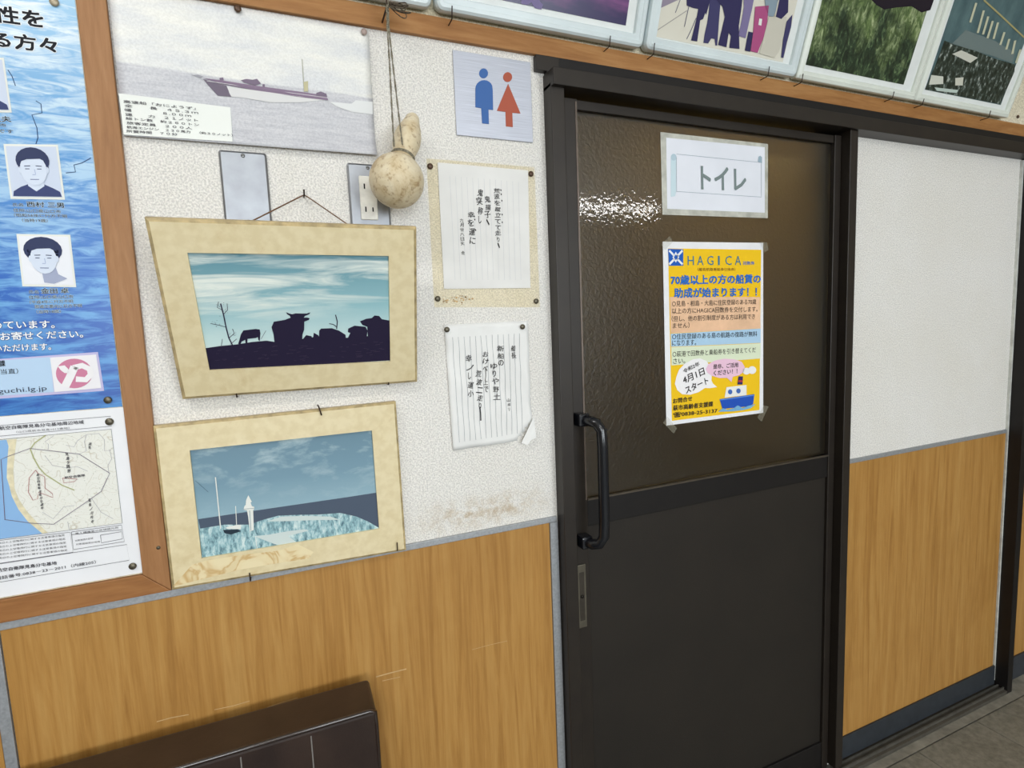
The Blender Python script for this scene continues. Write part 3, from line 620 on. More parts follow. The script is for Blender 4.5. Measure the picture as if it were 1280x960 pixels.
sky = s.ramp(s.math('ADD', big, s.math('MULTIPLY', Y, .4)), [(.40, (222, 224, 226)), (.7, (244, 243, 236))]); sea = s.ramp(s.noise(s.coord((3, 30, 1)), 5, 5, .7), [(.35, (188, 189, 196)), (.65, (212, 212, 216))])
c = s.mix(s.ramp(hor, [(.0, 1.0), (.002, 0.0)]), sky, sea); c = s.mix(.12, c, s.ramp(nz, [(.4, (120, 120, 130)), (.6, (255, 255, 255))])); s.base(c); SHIPM = s.fin(.42, 0, .4, 0)
sp = thing('ship_print', 'faded printed photo of a ship at sea with a specification slip, curling', 'poster', PS.M)
b = B(); NX, NY = 30, 20
vs = [(SW * i / NX, SH_ * j / NY, 0) for j in range(NY + 1) for i in range(NX + 1)]
b.add(vs, [(j * (NX + 1) + i, j * (NX + 1) + i + 1, (j + 1) * (NX + 1) + i + 1, (j + 1) * (NX + 1) + i) for j in range(NY) for i in range(NX)])
po = b.obj('sheet', SHIPM, sp, smooth=True, fn=curl); po.modifiers.new('t', 'SOLIDIFY').thickness = .0003
pr = Print(sp, PS, .0005, curl); C = crop(130, 0, 3.657)
pr.poly('ship_wake', cp([(1030, 470), (1130, 478), (1150, 462), (1226, 468), (1228, 525), (1130, 515), (1060, 490)]), ink((228, 230, 230)), 1)
pr.poly('ship_hull', cp([(560, 395), (700, 415), (860, 440), (1025, 460), (900, 472), (760, 470), (640, 448), (580, 442)]), ink((222, 222, 222)), 1)
pr.poly('ship_bow', cp([(452, 362), (560, 392), (575, 420), (585, 443), (520, 438), (480, 395)]), ink((118, 108, 124)), 1)
pr.poly('ship_deck', cp([(452, 358), (540, 368), (700, 394), (900, 424), (1015, 442), (1025, 464), (880, 446), (700, 416), (540, 385)]), ink((142, 124, 146)), 2)
pr.line('ship_rail', cp([(470, 372), (700, 406), (1020, 452)]), ink((224, 220, 224)), .6, 3)
for l in ([(528, 358), (545, 355), (548, 368), (530, 370)], [(625, 368), (650, 362), (680, 366), (700, 362), (718, 384), (690, 392), (640, 378)], [(726, 386), (736, 388), (734, 400), (724, 396)], [(970, 430), (990, 424), (1015, 434), (1020, 448), (968, 444)]): pr.poly('ship_superstructure', cp(l), ink((126, 112, 132)), 3)
pr.line('ship_mast', cp([(905, 275), (915, 425)]), ink((170, 168, 150)), .8, 3); pr.poly('ship_funnel', cp([(912, 380), (932, 376), (932, 424), (914, 422)]), ink((198, 192, 156)), 3)
pr.poly('ship_island', cp([(400, 346), (430, 343), (456, 352), (440, 358)]), ink((160, 160, 168)), 1)
sq = [Vector(PS.L(*C(*q), .0005)) for q in ((95, 625), (590, 658), (578, 492), (70, 432))]
g = pr.one('slip', ink((238, 241, 236))); gv = [sq[0].lerp(sq[1], i / 16).lerp(sq[3].lerp(sq[2], i / 16), j / 10) for j in range(11) for i in range(17)]
g.add([(p.x, p.y, .0005 + .0007) for p in gv], [(j * 17 + i, j * 17 + i + 1, j * 17 + i + 18, j * 17 + i + 17) for j in range(10) for i in range(16)])
C = crop(140, 110, 7.53)
TX = ink((92, 92, 98))
rows = [("高速船「おにようず」", (118, 152), (790, 214)), ("全　　長　４５.３ｍ", (128, 190), (815, 254)), ("幅　　　　８.００ｍ", (128, 230), (750, 284)), ("速　　力　２１ノット", (135, 274), (815, 328)),
        ("総トン数　約２６０トン", (140, 312), (825, 372)), ("旅客定員　２００人", (148, 356), (760, 406)), ("航海エンジン　２３０馬力　（約３０ノット）", (150, 398), (1140, 474)), ("所要時間　７０分", (148, 438), (625, 470))]
for t, a, b_ in rows: pr.text(t, C(*a), C(*b_), 3.6, TX, 5, .02)
pr.flush()
tack(297, 11, -.0075, 'dark round tack at the top middle of the ship print', TACKR, .0056); tack(455, 40, -.0075, 'pale pinkish tack at the top corner of the ship print near the rail', plain((176, 156, 148), .4), .0052)

# ------------------------------------------------------------------ poem sheet in a clear sleeve
PN = Plane(ony(543, 380, -.001))
nt1 = thing('poem_sheet', 'handwritten poem sheet in a clear plastic sleeve held by four tacks', 'note', PN.M, 'handwritten poem sheets')
SLV = bpy.data.materials.new('clear_sleeve'); SLV.use_nodes = True; nn = SLV.node_tree; pbs = nn.nodes['Principled BSDF']; pbs.inputs['Base Color'].default_value = lin((222, 206, 160)); pbs.inputs['Roughness'].default_value = .2
tr = nn.nodes.new('ShaderNodeBsdfTransparent'); tr.inputs[0].default_value = (1, .985, .94, 1); mx = nn.nodes.new('ShaderNodeMixShader'); tcn = nn.nodes.new('ShaderNodeTexCoord'); nsn = nn.nodes.new('ShaderNodeTexNoise'); nsn.inputs['Scale'].default_value = 25; nn.links.new(tcn.outputs['Object'], nsn.inputs['Vector'])
rm = nn.nodes.new('ShaderNodeMapRange'); nn.links.new(nsn.outputs['Fac'], rm.inputs[0]); rm.inputs[1].default_value = .35; rm.inputs[2].default_value = .75; rm.inputs[3].default_value = .90; rm.inputs[4].default_value = .97
mx.inputs[0].default_value = .2; nn.links.new(pbs.outputs[0], mx.inputs[1]); nn.links.new(tr.outputs[0], mx.inputs[2]); nn.links.new(rm.outputs[0], mx.inputs[0]); nn.links.new(mx.outputs[0], nn.nodes['Material Output'].inputs[0])
B().prism([PN.L(*p, .0002) for p in ((543, 384), (675, 384), (668, 209), (533, 198))], 0, .0004).obj('plastic_sleeve', SLV, nt1)
NP = plain((232, 231, 228), .6, 0, .3, .02, 10)
B().prism([PN.L(*p, .0008) for p in ((555, 361), (663, 360), (660, 213), (547, 203))], .0006, .0010).obj('paper', NP, nt1)
pr = Print(nt1, PN, .0010)
for k in range(13):
    t = (k + 1) / 14; pr.line('ruled_line', [(553 + 100 * t + 2, 219 + 9 * t), (560 + 96 * t + 2, 350)], ink((212, 213, 214)), .5, 1)
C = crop(560, 220, 8.722); INK = ink((44, 42, 42))
for t, a, b_, wd in (("荒波を蹴立てて走り、", (532, 135), (552, 800), 8.6), ("鬼揚子、", (432, 225), (440, 560), 8.0), ("鬼突称し", (345, 140), (350, 540), 8.0), ("幸を運に", (248, 385), (268, 760), 9.2), ("六月廿八日天　合", (148, 465), (165, 870), 5.2)):
    pr.column(t, C(*a), C(*b_), wd * .84, INK)
for a in ((575, 155), (578, 200), (585, 270), (590, 420), (590, 505), (285, 440), (290, 475), (300, 590)): pr.column("゛", C(*a), C(a[0], a[1] + 28), 2.0, INK) if 0 else pr.poly('handwriting', cp([(a[0] - 6, a[1] - 10), (a[0] + 6, a[1] - 4), (a[0] + 4, a[1] + 12), (a[0] - 5, a[1] + 6)]), INK, 3)
pr.flush()
rs = B()
for k in range(40):
    x, y, q = random.gauss(570, 10), random.gauss(374, 2.6), random.uniform(.4, 1.5); rs.ngon([PN.L(x + q * math.cos(a), y + q * .7 * math.sin(a), .0005) for a in (0, 1, 2.1, 3.2, 4.2, 5.2)], .0006 + k * .000004)
rs.obj('rust_stain', plain((186, 156, 112), .8, 0, .2, .3, 120), nt1)['kind'] = 'stuff'
for px, py, w_ in ((537.5, 208, 'upper corner of the sleeved poem sheet, beside the gourd'), (663.5, 217.5, 'upper corner of the sleeved poem sheet, beside the door'), (547, 373.5, 'lower corner of the sleeved poem sheet, by its rust stain'), (670, 376.5, 'lower corner of the sleeved poem sheet, beside the door')):
    tack(px, py, -.0012, 'brown round tack in the ' + w_, TACKR if py < 300 else TACKM, .0056, 'tacks of the sleeved poem sheet')

# ------------------------------------------------------------------ crumpled poem sheet
PM = Plane(ony(568, 563, -.001))
nt2 = thing('poem_sheet', 'crumpled ruled sheet with handwritten poem and torn curled corner', 'note', PM.M, 'handwritten poem sheets')
cor = [PM.L(*p, .001) for p in ((566, 563), (664, 548), (660, 401), (555, 406))]
def bil(u, v): 
    a = Vector(cor[0]).lerp(Vector(cor[1]), u); b2 = Vector(cor[3]).lerp(Vector(cor[2]), u); return a.lerp(b2, v)
def crz(x, y): return .0028 + .0018 * math.sin(x * 55 + y * 31) * math.sin(y * 40 - x * 17) + .0010 * math.sin(x * 130 + y * 90) + .008 * max(0, (x - .13) / .05) ** 2 * max(0, 1 - y / .10)
crf = lambda v: (v[0], v[1], v[2] + crz(v[0], v[1]))
b = B(); NX, NY = 22, 28
for j in range(NY + 1):
    for i in range(NX + 1):
        p = bil(i / NX, j / NY); b.v.append((p.x, p.y, 0))
for j in range(NY):
    for i in range(NX):
        if i + (j * 1.0) > NX - 5 + j * 2 and i > NX - 5: 
            if (NX - 1 - i) + j * 1.3 < 4: continue
        b.f.append((j * (NX + 1) + i, j * (NX + 1) + i + 1, (j + 1) * (NX + 1) + i + 1, (j + 1) * (NX + 1) + i))
CRP = plain((238, 238, 236), .7, 0, .2, .02, 10)
o = b.obj('paper', CRP, nt2, smooth=True, fn=crf); o.modifiers.new('t', 'SOLIDIFY').thickness = .0003
b = B(); e = [PM.L(*p, .001) for p in ((657, 555), (650, 553), (658, 535), (664, 520), (667, 546), (661, 549))]
b.ngon(e, .006); b.obj('curled_corner', CRP, nt2, fn=crf)
pr = Print(nt2, PM, .0004, crf); 
for k in range(13):
    u = (k + 1.2) / 15; P = [bil(u, .06 + .84 * t / 20) for t in range(21)]; pr.one('ruled_line', ink((150, 154, 160))).ribbon([(p.x, p.y) for p in P], .0007, .0006)
C = crop(560, 415, 7.682)
for t, a, b_, wd in (("船長", (620, 130), (635, 270), 7), ("新船の", (495, 130), (505, 340), 9), ("ゆりや野土", (435, 300), (465, 665), 9.5), ("おけべ　上で", (350, 185), (360, 590), 7.0), ("荒波ニ走り　", (285, 370), (310, 830), 8.6), ("幸ノし運小", (195, 220), (215, 640), 8.6), ("山本い", (575, 635), (590, 765), 5)):
    pr.column(t, C(*a), C(*b_), wd * .84, INK, 3, .008)
pr.line('handwriting', cp([(300, 715), (308, 780), (312, 850)]), INK, 1.3, 3); pr.line('handwriting', cp([(358, 340), (360, 420), (352, 470)]), INK, .7, 3)
pr.flush()
tack(558.5, 412, -.0065, 'dark round tack in the corner of the crumpled sheet, nearer the pictures', TACKM, .0054, 'tacks of the crumpled sheet'); tack(653, 408.5, -.0065, 'dark round tack in the corner of the crumpled sheet, nearer the door', TACKM, .0054, 'tacks of the crumpled sheet')

# ------------------------------------------------------------------ laminated toilet sign on the glass
PT = Plane(ony(828, 268, -.001))
ts = thing('toilet_sign', 'laminated white paper toilet sign taped high on the door glass', 'sign', PT.M)
LAMI = plain((198, 198, 188), .18, 0, .5, .10, 25)
B().prism([PT.L(*p, .0008) for p in ((828, 268.3), (959.7, 272.7), (960, 180), (825.5, 165))], 0, .0008).obj('laminate', LAMI, ts)
B().prism([PT.L(*p, .001) for p in ((834, 261), (956, 266), (956, 184), (832.8, 172))], .0008, .0011).obj('paper', plain((236, 239, 248), .35, 0, .4, .015, 8), ts)
pr = Print(ts, PT, .0011); C = crop(800, 150, 6.4)
GL = ink((150, 166, 178)); GLB = ink((206, 226, 234))
pr.line('scroll_outline', cp([(290, 273), (960, 340)]), GL, .5, 2); pr.line('scroll_outline', cp([(290, 572), (970, 617)]), GL, .5, 2); pr.line('scroll_outline', cp([(290, 300), (292, 572)]), GL, .5, 2); pr.line('scroll_outline', cp([(970, 340), (970, 612)]), GL, .5, 2)
pr.poly('scroll_edge', cp([(246, 300), (288, 310), (288, 575), (280, 610), (246, 615)]), GLB, 1); pr.poly('scroll_roll', cp(ell(268, 298, 22, 27)), ink((186, 208, 220)), 2); pr.poly('scroll_roll', cp([(942, 335), (946, 295), (960, 286), (974, 298), (974, 345)]), ink((160, 182, 196)), 2)
GT = ink((126, 140, 140))
pr.text('トイレ', C(490, 552), C(846, 566), 28.5, GT, 3, .022)
pr.flush()

# ------------------------------------------------------------------ yellow fare poster on the glass
PH = Plane(ony(834, 532, -.001))
hp_ = thing('fare_poster', 'yellow fare subsidy poster with blue boat taped on the door glass', 'poster', PH.M)
B().prism([PH.L(*p, .0005) for p in ((833, 532), (954, 516), (954, 303.5), (828.4, 302))], 0, .0005).obj('paper', PAPER, hp_)
pr = Print(hp_, PH, .0005); C = crop(810, 290, 3.694)
YEL = ink((246, 200, 30)); BL = ink((34, 96, 190)); BK = ink((44, 40, 40)); BLT = ink((36, 110, 200))
pr.poly('yellow_ground', cp([(92, 76), (522, 82), (514, 822), (110, 872)]), YEL, 1)
pr.poly('text_band', cp([(100, 300), (516, 300), (519, 446), (104, 468)]), plain((238, 196, 160), .6, 0, .2, .04, 20), 2); pr.poly('text_band', cp([(104, 470), (519, 446), (519, 512), (106, 530)]), ink((176, 210, 236)), 2); pr.poly('text_band', cp([(106, 532), (519, 514), (518, 584), (108, 616)]), ink((224, 234, 206)), 2)
pr.poly('emblem', cp([(92, 78), (162, 80), (162, 156), (95, 156)]), BL, 2)
for l in ([(97, 86), (158, 150)], [(158, 86), (97, 150)]): pr.line('emblem_cross', cp(l), ink((240, 244, 250)), 2.8, 3)
pr.poly('emblem_dot', cp([(127, 92), (143, 116), (127, 142), (112, 117)]), ink((240, 244, 250)), 3); pr.poly('emblem_dot', cp([(127, 104), (136, 117), (127, 130), (118, 117)]), BL, 4)
for k, ch in enumerate("HAGICA"):
    xs = (182, 226, 272, 322, 356, 400)[k]; pr.text(ch, C(xs, 153), C(xs + (8 if ch == 'I' else 29), 153), 11.5, ink((58, 122, 150)), 3, .0)
pr.text("回数券", C(438, 152), C(490, 152), 4.5, BLT, 3, .01)
pr.text("（離島航路乗船券引換券）", C(228, 180), C(402, 180), 4.0, ink((110, 70, 40)), 3)
WH = ink((248, 246, 236))
for t, a, b_, h in (("70歳以上の方の船賃の", (104, 244), (518, 236), 11.8), ("助成が始まります！！", (120, 304), (500, 296), 12.0)):
    pr.text(t, C(*a), C(*b_), h, BLT, 4, .042)
for t, a, b_ in (("○見島・相島・大島に住民登録のある70歳", (110, 345), (498, 334)), ("以上の方にHAGICA回数券を交付します。", (110, 378), (504, 368)), ("（但し、他の割引制度がある方は利用でき", (108, 414), (492, 402)), ("ません）", (112, 446), (190, 443)), ("○住民登録のある島の航路の復路が無料", (110, 497), (502, 482)), ("になります。", (110, 526), (220, 522)), ("○萩港で回数券と乗船券を引き替えてくだ", (112, 578), (496, 556)), ("さい。", (114, 610), (170, 607))):
    pr.text(t, C(*a), C(*b_), 7.2, BK, 4)
C = crop(830, 440, 9.846)
pr.poly('speech_bubble', cp([(150, 300), (180, 220), (250, 145), (350, 90), (440, 78), (520, 110), (570, 190), (585, 270), (580, 350), (600, 390), (650, 432), (560, 445), (500, 442), (420, 495), (320, 525), (220, 520), (160, 470), (130, 390)]), ink((246, 244, 246)), 3)
pr.poly('pink_bubble', cp([(510, 210), (540, 150), (620, 105), (740, 82), (860, 90), (950, 120), (988, 180), (980, 240), (920, 285), (840, 305), (826, 370), (770, 318), (680, 320), (590, 295), (530, 255)]), ink((240, 200, 222)), 4)
for t, a, b_, h in (("令和2年", (240, 265), (435, 165), 5.6), ("4月1日", (240, 395), (500, 275), 9.5), ("スタート", (270, 515), (545, 385), 9.0)): pr.text(t, C(*a), C(*b_), h, BK, 5, .02)
for t, a, b_, h in (("是非、ご活用", (600, 210), (905, 185), 5.8), ("ください！！", (605, 290), (895, 262), 6.0)): pr.text(t, C(*a), C(*b_), h, BK, 5, .025)
for t, a, b_, h in (("お問合せ", (108, 635), (342, 600), 6.2), ("萩市高齢者支援課", (108, 722), (598, 668), 6.6)): pr.text(t, C(*a), C(*b_), h, BK, 5, .025)
pr.text("☎0838‐25‐3137", C(110, 808), C(650, 752), 6.6, BK, 5, .025)
pr.poly('boat_hull', cp([(680, 580), (1108, 518), (1092, 640), (1040, 668), (715, 700)]), ink((36, 84, 186)), 4); pr.line('boat_gunwale', cp([(684, 590), (1106, 530)]), ink((96, 146, 224)), 1.2, 5)
pr.poly('boat_cabin', cp([(740, 560), (764, 432), (1010, 405), (1010, 530)]), ink((240, 240, 236)), 4)
pr.poly('boat_funnel', cp([(898, 400), (912, 298), (966, 300), (960, 400)]), ink((52, 46, 104)), 5); pr.poly('funnel_band', cp([(906, 345), (963, 345), (961, 370), (902, 370)]), ink((176, 60, 70)), 6)
for cx, cy in ((808, 490), (910, 478)): pr.poly('porthole', cp(ell(cx, cy, 27, 31)), ink((70, 110, 186)), 5)
pr.poly('smoke', cp(ell(1010, 235, 48, 42)), ink((244, 244, 244)), 4); pr.poly('smoke', cp(ell(1078, 222, 50, 48)), ink((244, 244, 244)), 5)
pr.poly('water', cp([(660, 735), (720, 690), (780, 712), (850, 690), (900, 655), (960, 690), (1030, 660), (1120, 640), (1060, 690), (960, 715), (840, 728)]), ink((120, 176, 216)), 6)
pr.flush()
TAPE = bpy.data.materials.new('clear_tape'); TAPE.use_nodes = True; tn = TAPE.node_tree; tb = tn.nodes['Principled BSDF']; tb.inputs['Base Color'].default_value = lin((200, 196, 176)); tb.inputs['Roughness'].default_value = .25
tt = tn.nodes.new('ShaderNodeBsdfTransparent'); tmx = tn.nodes.new('ShaderNodeMixShader'); tmx.inputs[0].default_value = .8; tn.links.new(tb.outputs[0], tmx.inputs[1]); tn.links.new(tt.outputs[0], tmx.inputs[2]); tn.links.new(tmx.outputs[0], tn.nodes['Material Output'].inputs[0])
C = crop(810, 290, 3.694)
for l in ([(55, 60), (95, 20), (112, 45), (75, 85)], [(515, 45), (545, 50), (552, 85), (530, 95)], [(65, 880), (85, 850), (130, 905), (115, 930)], [(500, 855), (530, 800), (552, 805), (520, 875)]):
    B().ngon([PH.L(*C(*p), .0012) for p in l], .0045).obj('clear_tape', TAPE, hp_)

# ------------------------------------------------------------------ notice board with its wooden frame
NB = thing('notice_board', 'wooden framed notice board holding the blue poster and the map', 'notice board', Matrix.Translation((-.2, 0, .95)))
bx = lambda *a: (a[0] + .2, a[1] + .2, a[2], a[3], a[4] - .95, a[5] - .95)
BX0, BX1, BZ0, BZ1 = -.2335, -.1960, .9345, 2.02
BD = -.010; BH_ = .0355
def bar(name, pts, mat): B().prism([(x + .2, z - .95) for x, z in pts], 0, -BD).obj(name, mat, NB, bevel=.0012, M=None, fn=lambda v: (v[0], -v[2], v[1]))
bar('frame_upright', [(BX0, BZ0 + BH_), (BX1, BZ0), (BX1, BZ1), (BX0, BZ1 - BH_)], BARV)
bar('frame_bottom', [(-1.53, BZ0), (BX1 - .0005, BZ0 - .0), (BX0 - .0005, BZ0 + BH_), (-1.4925, BZ0 + BH_)], BARH)
bar('frame_upright', [(-1.5305, BZ0), (-1.493, BZ0 + BH_), (-1.493, BZ1 - BH_), (-1.5305, BZ1)], BARV)
bar('frame_top', [(-1.53, BZ1), (-1.4925, BZ1 - BH_), (BX0 - .0005, BZ1 - BH_), (BX1 - .0005, BZ1)], BARH)
B().box(*bx(-1.492, BX0 - .001, -.004, -.0005, BZ0 + BH_ + .0005, BZ1 - BH_ - .0005)).obj('backing_board', plain((214, 202, 176), .85, 0, .2, .1, 120), NB)
B().lathe([(.003, 0), (.003, .0008), (.001, .0014)], 10, Matrix.Translation(ony(198, 684.6, -.0102) - Vector((-.2, 0, .95))) @ Matrix.Rotation(math.pi / 2, 4, 'X')).obj('screw', TACKM, NB, smooth=True)
YN = -.0042
# blue sea poster
PB = Plane((-.62, YN, 1.25)); ZB = .0004
bp = thing('blue_poster', 'large blue sea poster with portraits on the notice board', 'poster', PB.M)
s = Sh('sea_print'); v = s.coord(); Y = s.xyz(v)[1]
t = s.math('DIVIDE', s.math('ADD', Y, .0), .66)
n = s.noise(s.coord((9, 46, 1), (0, 0, .10)), 1.6, 6, .62, 1.0); n2 = s.noise(s.coord((4, 12, 1), (0, 0, .2)), 2.0, 4, .6, 1.2)
d_ = s.ramp(t, [(0, (24, 84, 170)), (.3, (30, 98, 188)), (.6, (92, 156, 214)), (.85, (150, 196, 230)), (1, (160, 204, 232))]); l_ = s.ramp(t, [(0, (66, 138, 206)), (.3, (110, 170, 222)), (.6, (186, 216, 238)), (.85, (226, 238, 246)), (1, (232, 241, 248))])
fac = s.ramp(s.math('ADD', s.math('MULTIPLY', n, .7), s.math('MULTIPLY', n2, .3)), [(.43, 0.0), (.57, 1.0)])
s.base(s.mix(fac, d_, l_)); s.p.inputs['Roughness'].default_value = .35; SEAB = s.fin(.32, 0, .45)
rx = -.2355; x_r = rx + .62
zt_ = ony(130, 0, YN).z + .09; 
bq = [PB.L(155.5, 508, ZB), PB.L(0, 523, ZB)]
ybot = bq[0][1]
bb = B().box(-.16, x_r, ybot, .76, 0, ZB); bb.obj('sheet', SEAB, bp)
pr = Print(bp, PB, ZB); C = crop(0, 0, 4.0)
DK = ink((26, 28, 34)); CARD = ink((206, 216, 234)); SKN = ink((214, 224, 240)); HAIR = ink((54, 62, 96)); UNI = ink((62, 72, 116)); SHD = ink((168, 182, 214))
for t, a, b_, h in (("性を", (-22, 110), (222, 142), 21), ("る方々", (-35, 232), (290, 268), 19)):
    pr.text(t, C(*a), C(*b_), h, ink((240, 244, 248)), 1, .075); pr.text(t, C(*a), C(*b_), h, DK, 2, .035)
for l in ([(40, 350), (60, 380), (78, 430)], [(180, 505), (205, 520), (210, 565), (160, 575), (185, 640), (190, 690), (180, 720)], [(455, 790), (410, 815), (370, 825), (378, 860), (330, 865)]): pr.line('coastline', cp(l), ink((46, 72, 120)), 1.0, 1)
def portrait(x0, y0, x1, y1, sk, style):
    f = lambda u, v: (x0 + (x1 - x0) * u + sk * v, y0 + (y1 - y0) * v + 4 * u)
    P = lambda l: [C(*f(*q)) for q in l]
    pr.poly('portrait_border', P([(0, 0), (1, 0), (1, 1), (0, 1)]), WHT, 2); pr.poly('portrait_ground', P([(.04, .04), (.96, .04), (.96, .96), (.04, .96)]), CARD if style == 0 else ink((236, 238, 244)), 3)
    e = lambda cx, cy, rx_, ry_: P([(cx + rx_ * math.cos(2 * math.pi * k / 20), cy + ry_ * math.sin(2 * math.pi * k / 20)) for k in range(20)])
    if style == 0: pr.poly('portrait_jacket', P([(.06, .95), (.08, .86), (.22, .78), (.36, .73), (.5, .82), (.66, .73), (.82, .80), (.93, .86), (.95, .95)]), UNI, 4)
    pr.poly('portrait_neck', P([(.36, .58), (.64, .58), (.66, .76), (.5, .86), (.36, .76)] if style == 0 else [(.34, .60), (.64, .55), (.70, .76), (.86, .84), (.60, .94), (.42, .92), (.40, .74)]), SKN if style == 0 else ink((164, 172, 198)), 5)
    cx = .5 if style == 0 else .46
    pr.poly('portrait_hair', e(cx + .0, .30, .31 if style == 0 else .36, .24 if style == 0 else .25), HAIR, 6 if style == 0 else 5)
    pr.poly('portrait_hair', P([(cx - .29, .3), (cx + .29, .3), (cx + .27, .5), (cx - .27, .5)]), HAIR, 5)
    pr.poly('portrait_face', e(cx, .47, .245, .285), SKN, 7)
    pr.poly('portrait_hair', P([(cx - .27, .34), (cx - .22, .18), (cx, .13), (cx + .22, .18), (cx + .27, .34), (cx + .14, .27), (cx - .10, .28)]), HAIR, 8)
    for sx in (-1, 1):
        pr.line('portrait_brow', P([(cx + sx * .16, .405), (cx + sx * .05, .40)]), HAIR, .9, 8); pr.line('portrait_eye', P([(cx + sx * .15, .455), (cx + sx * .07, .455)]), ink((72, 82, 118)), .9, 8); pr.poly('portrait_ear', e(cx + sx * .25, .47, .03, .06), SKN, 6)
    pr.line('portrait_nose', P([(cx - .03, .56), (cx + .03, .56)]), SHD, .9, 8); pr.line('portrait_nose', P([(cx + .02, .46), (cx + .03, .55)]), SHD, .7, 8); pr.line('portrait_mouth', P([(cx - .08, .645), (cx + .08, .645)]), ink((116, 126, 164)), .9, 8)
portrait(18, 720, 290, 970 + 25, 36, 0)
portrait(-230, 285, 20, 560, 40, 0)
C = crop(0, 160, 4.0)
portrait(83, 530, 352, 792, 30, 1)
HALO = ink((206, 226, 242))
def lab(t, a, b_, h, bold=.0, hal=True):
    if hal: pr.text(t, C(*a), C(*b_), h, HALO, 1, bold + .05)
    pr.text(t, C(*a), C(*b_), h, DK, 2, bold)
lab("氏名", (66, 392), (118, 393), 4.2); lab("西村 三男", (136, 394), (322, 400), 6.6, .02); lab("住所:山口県山口市", (68, 420), (306, 428), 4.6); lab("（昭和56年に行方不明", (72, 444), (336, 450), 4.4); lab("（当時19歳）", (112, 470), (240, 472), 4.4)
lab("氏名", (146, 828), (194, 828), 4.2); lab("金田 卓", (208, 828), (344, 826), 6.6, .02); lab("住所:山口県山口市", (146, 856), (368, 852), 4.6); lab("（平成4年に行方不明", (150, 880), (366, 874), 4.4); lab("国道交番内に行方不明", (176, 902), (410, 896), 4.4); lab("（当時18歳）", (184, 928), (306, 924), 4.4)
C = crop(0, 0, 4.0); lab("敏夫", (-40, 610), (58, 610), 7, .02); lab("口市", (-30, 635), (34, 636), 4.6); lab("です", (-10, 664), (70, 668), 4.6)
C = crop(0, 380, 6.4); EDG = ink((24, 60, 130))
for t, a, b_, h in (("めています。", (-62, 200), (440, 192), 9.6), ("お寄せください。", (8, 292), (668, 268), 10), ("いただけます。", (-40, 384), (412, 366), 8.4)):
    pr.text(t, C(*a), C(*b_), h, EDG, 1, .06); pr.text(t, C(*a), C(*b_), h, ink((246, 248, 250)), 2, .02)
LIL = ink((196, 190, 226)); 
pr.poly('contact_box', cp([(-120, 448), (784, 384), (834, 694), (-90, 764)]), LIL, 1); pr.poly('contact_box_inner', cp([(-120, 460), (402, 424), (432, 704), (-95, 742)]), ink((186, 212, 238)), 2); pr.poly('logo_card', cp([(402, 428), (770, 404), (812, 672), (438, 704)]), ink((238, 236, 240)), 3)
pr.poly('logo_disc', cp(ell(596, 555, 146, 118, 32)), ink((206, 130, 160)), 4)
LW = ink((240, 238, 240))
pr.line('logo_mark', cp([(522, 664), (560, 590), (600, 500)]), LW, 8.5, 5); pr.line('logo_mark', cp([(590, 510), (660, 492), (720, 520), (730, 565), (690, 605), (610, 600)]), LW, 7.0, 5); pr.poly('logo_leaf', cp([(466, 498), (520, 490), (550, 520), (562, 552), (520, 552), (490, 530)]), LW, 5)
pr.text("課", C(2, 500), C(46, 498), 7.6, DK, 4, .02); pr.text("当直）", C(10, 562), C(150, 556), 6.6, DK, 4); pr.text("guchi.lg.jp", C(-8, 728), C(380, 700), 7.6, ink((60, 70, 90)), 4)
pr.flush()
tack(68, 3, YN - .001, 'beige round tack at the top of the blue poster', plain((170, 158, 134), .4, .3), .006); tack(135, 500, YN - .001, 'grey round tack at the bottom corner of the blue poster', TACKM, .0056)

# map sheet
PMp = Plane((-.55, YN, .97)); ZM = .0004
mp_ = thing('map_sheet', 'white printed area map sheet below the blue poster on the notice board', 'poster', PMp.M)
cr = [PMp.L(*p, ZM) for p in ((0, 746), (181, 716), (157, 512), (0, 527))]
yb_, yt_ = (cr[1][1] + cr[0][1]) / 2, cr[2][1]
B().box(-.2, cr[1][0], yb_, ybot + PB.M.translation.z - .97 - .001, 0, ZM).obj('sheet', PAPER, mp_)
pr = Print(mp_, PMp, ZM); C = crop(0, 510, 7.111); C2 = crop(0, 600, 6.0)
s = Sh('map_land'); v = s.coord(); n = s.noise(v, 22, 2, .4, .3); fr_ = s.math('FRACT', s.math('MULTIPLY', n, 14)); dots = s.noise(v, 420, 1)
c = s.mix(s.ramp(fr_, [(.0, .55), (.10, 0.0)]), (234, 234, 226), (176, 160, 130)); c = s.mix(s.ramp(dots, [(.66, 0.0), (.72, .4)]), c, (160, 166, 150)); s.base(c); LAND = s.fin(.5, 0, .3)
GY = ink((96, 96, 104))
pr.poly('map_land', [C(-300, 300), C(990, 187), C2(918, 322), C2(-220, 470)], LAND, 1)
coast = [C(60, 282), C(78, 340), C(70, 430), C(64, 520), C(62, 620), C2(70, 40), C2(90, 120), C2(140, 220), C2(210, 310), C2(318, 400)]
pr.poly('map_beach', [C(60, 282), C(150, 274), C(130, 430), C(120, 560), C2(110, 60), C2(140, 140), C2(200, 230), C2(280, 320), C2(360, 394), C2(318, 400)] + coast[::-1][1:-1], plain((228, 218, 186), .6, 0, .2, .06, 90), 2)
pr.poly('map_sea', [C(-300, 310)] + coast + [C2(-220, 470)], ink((142, 184, 228)), 2)
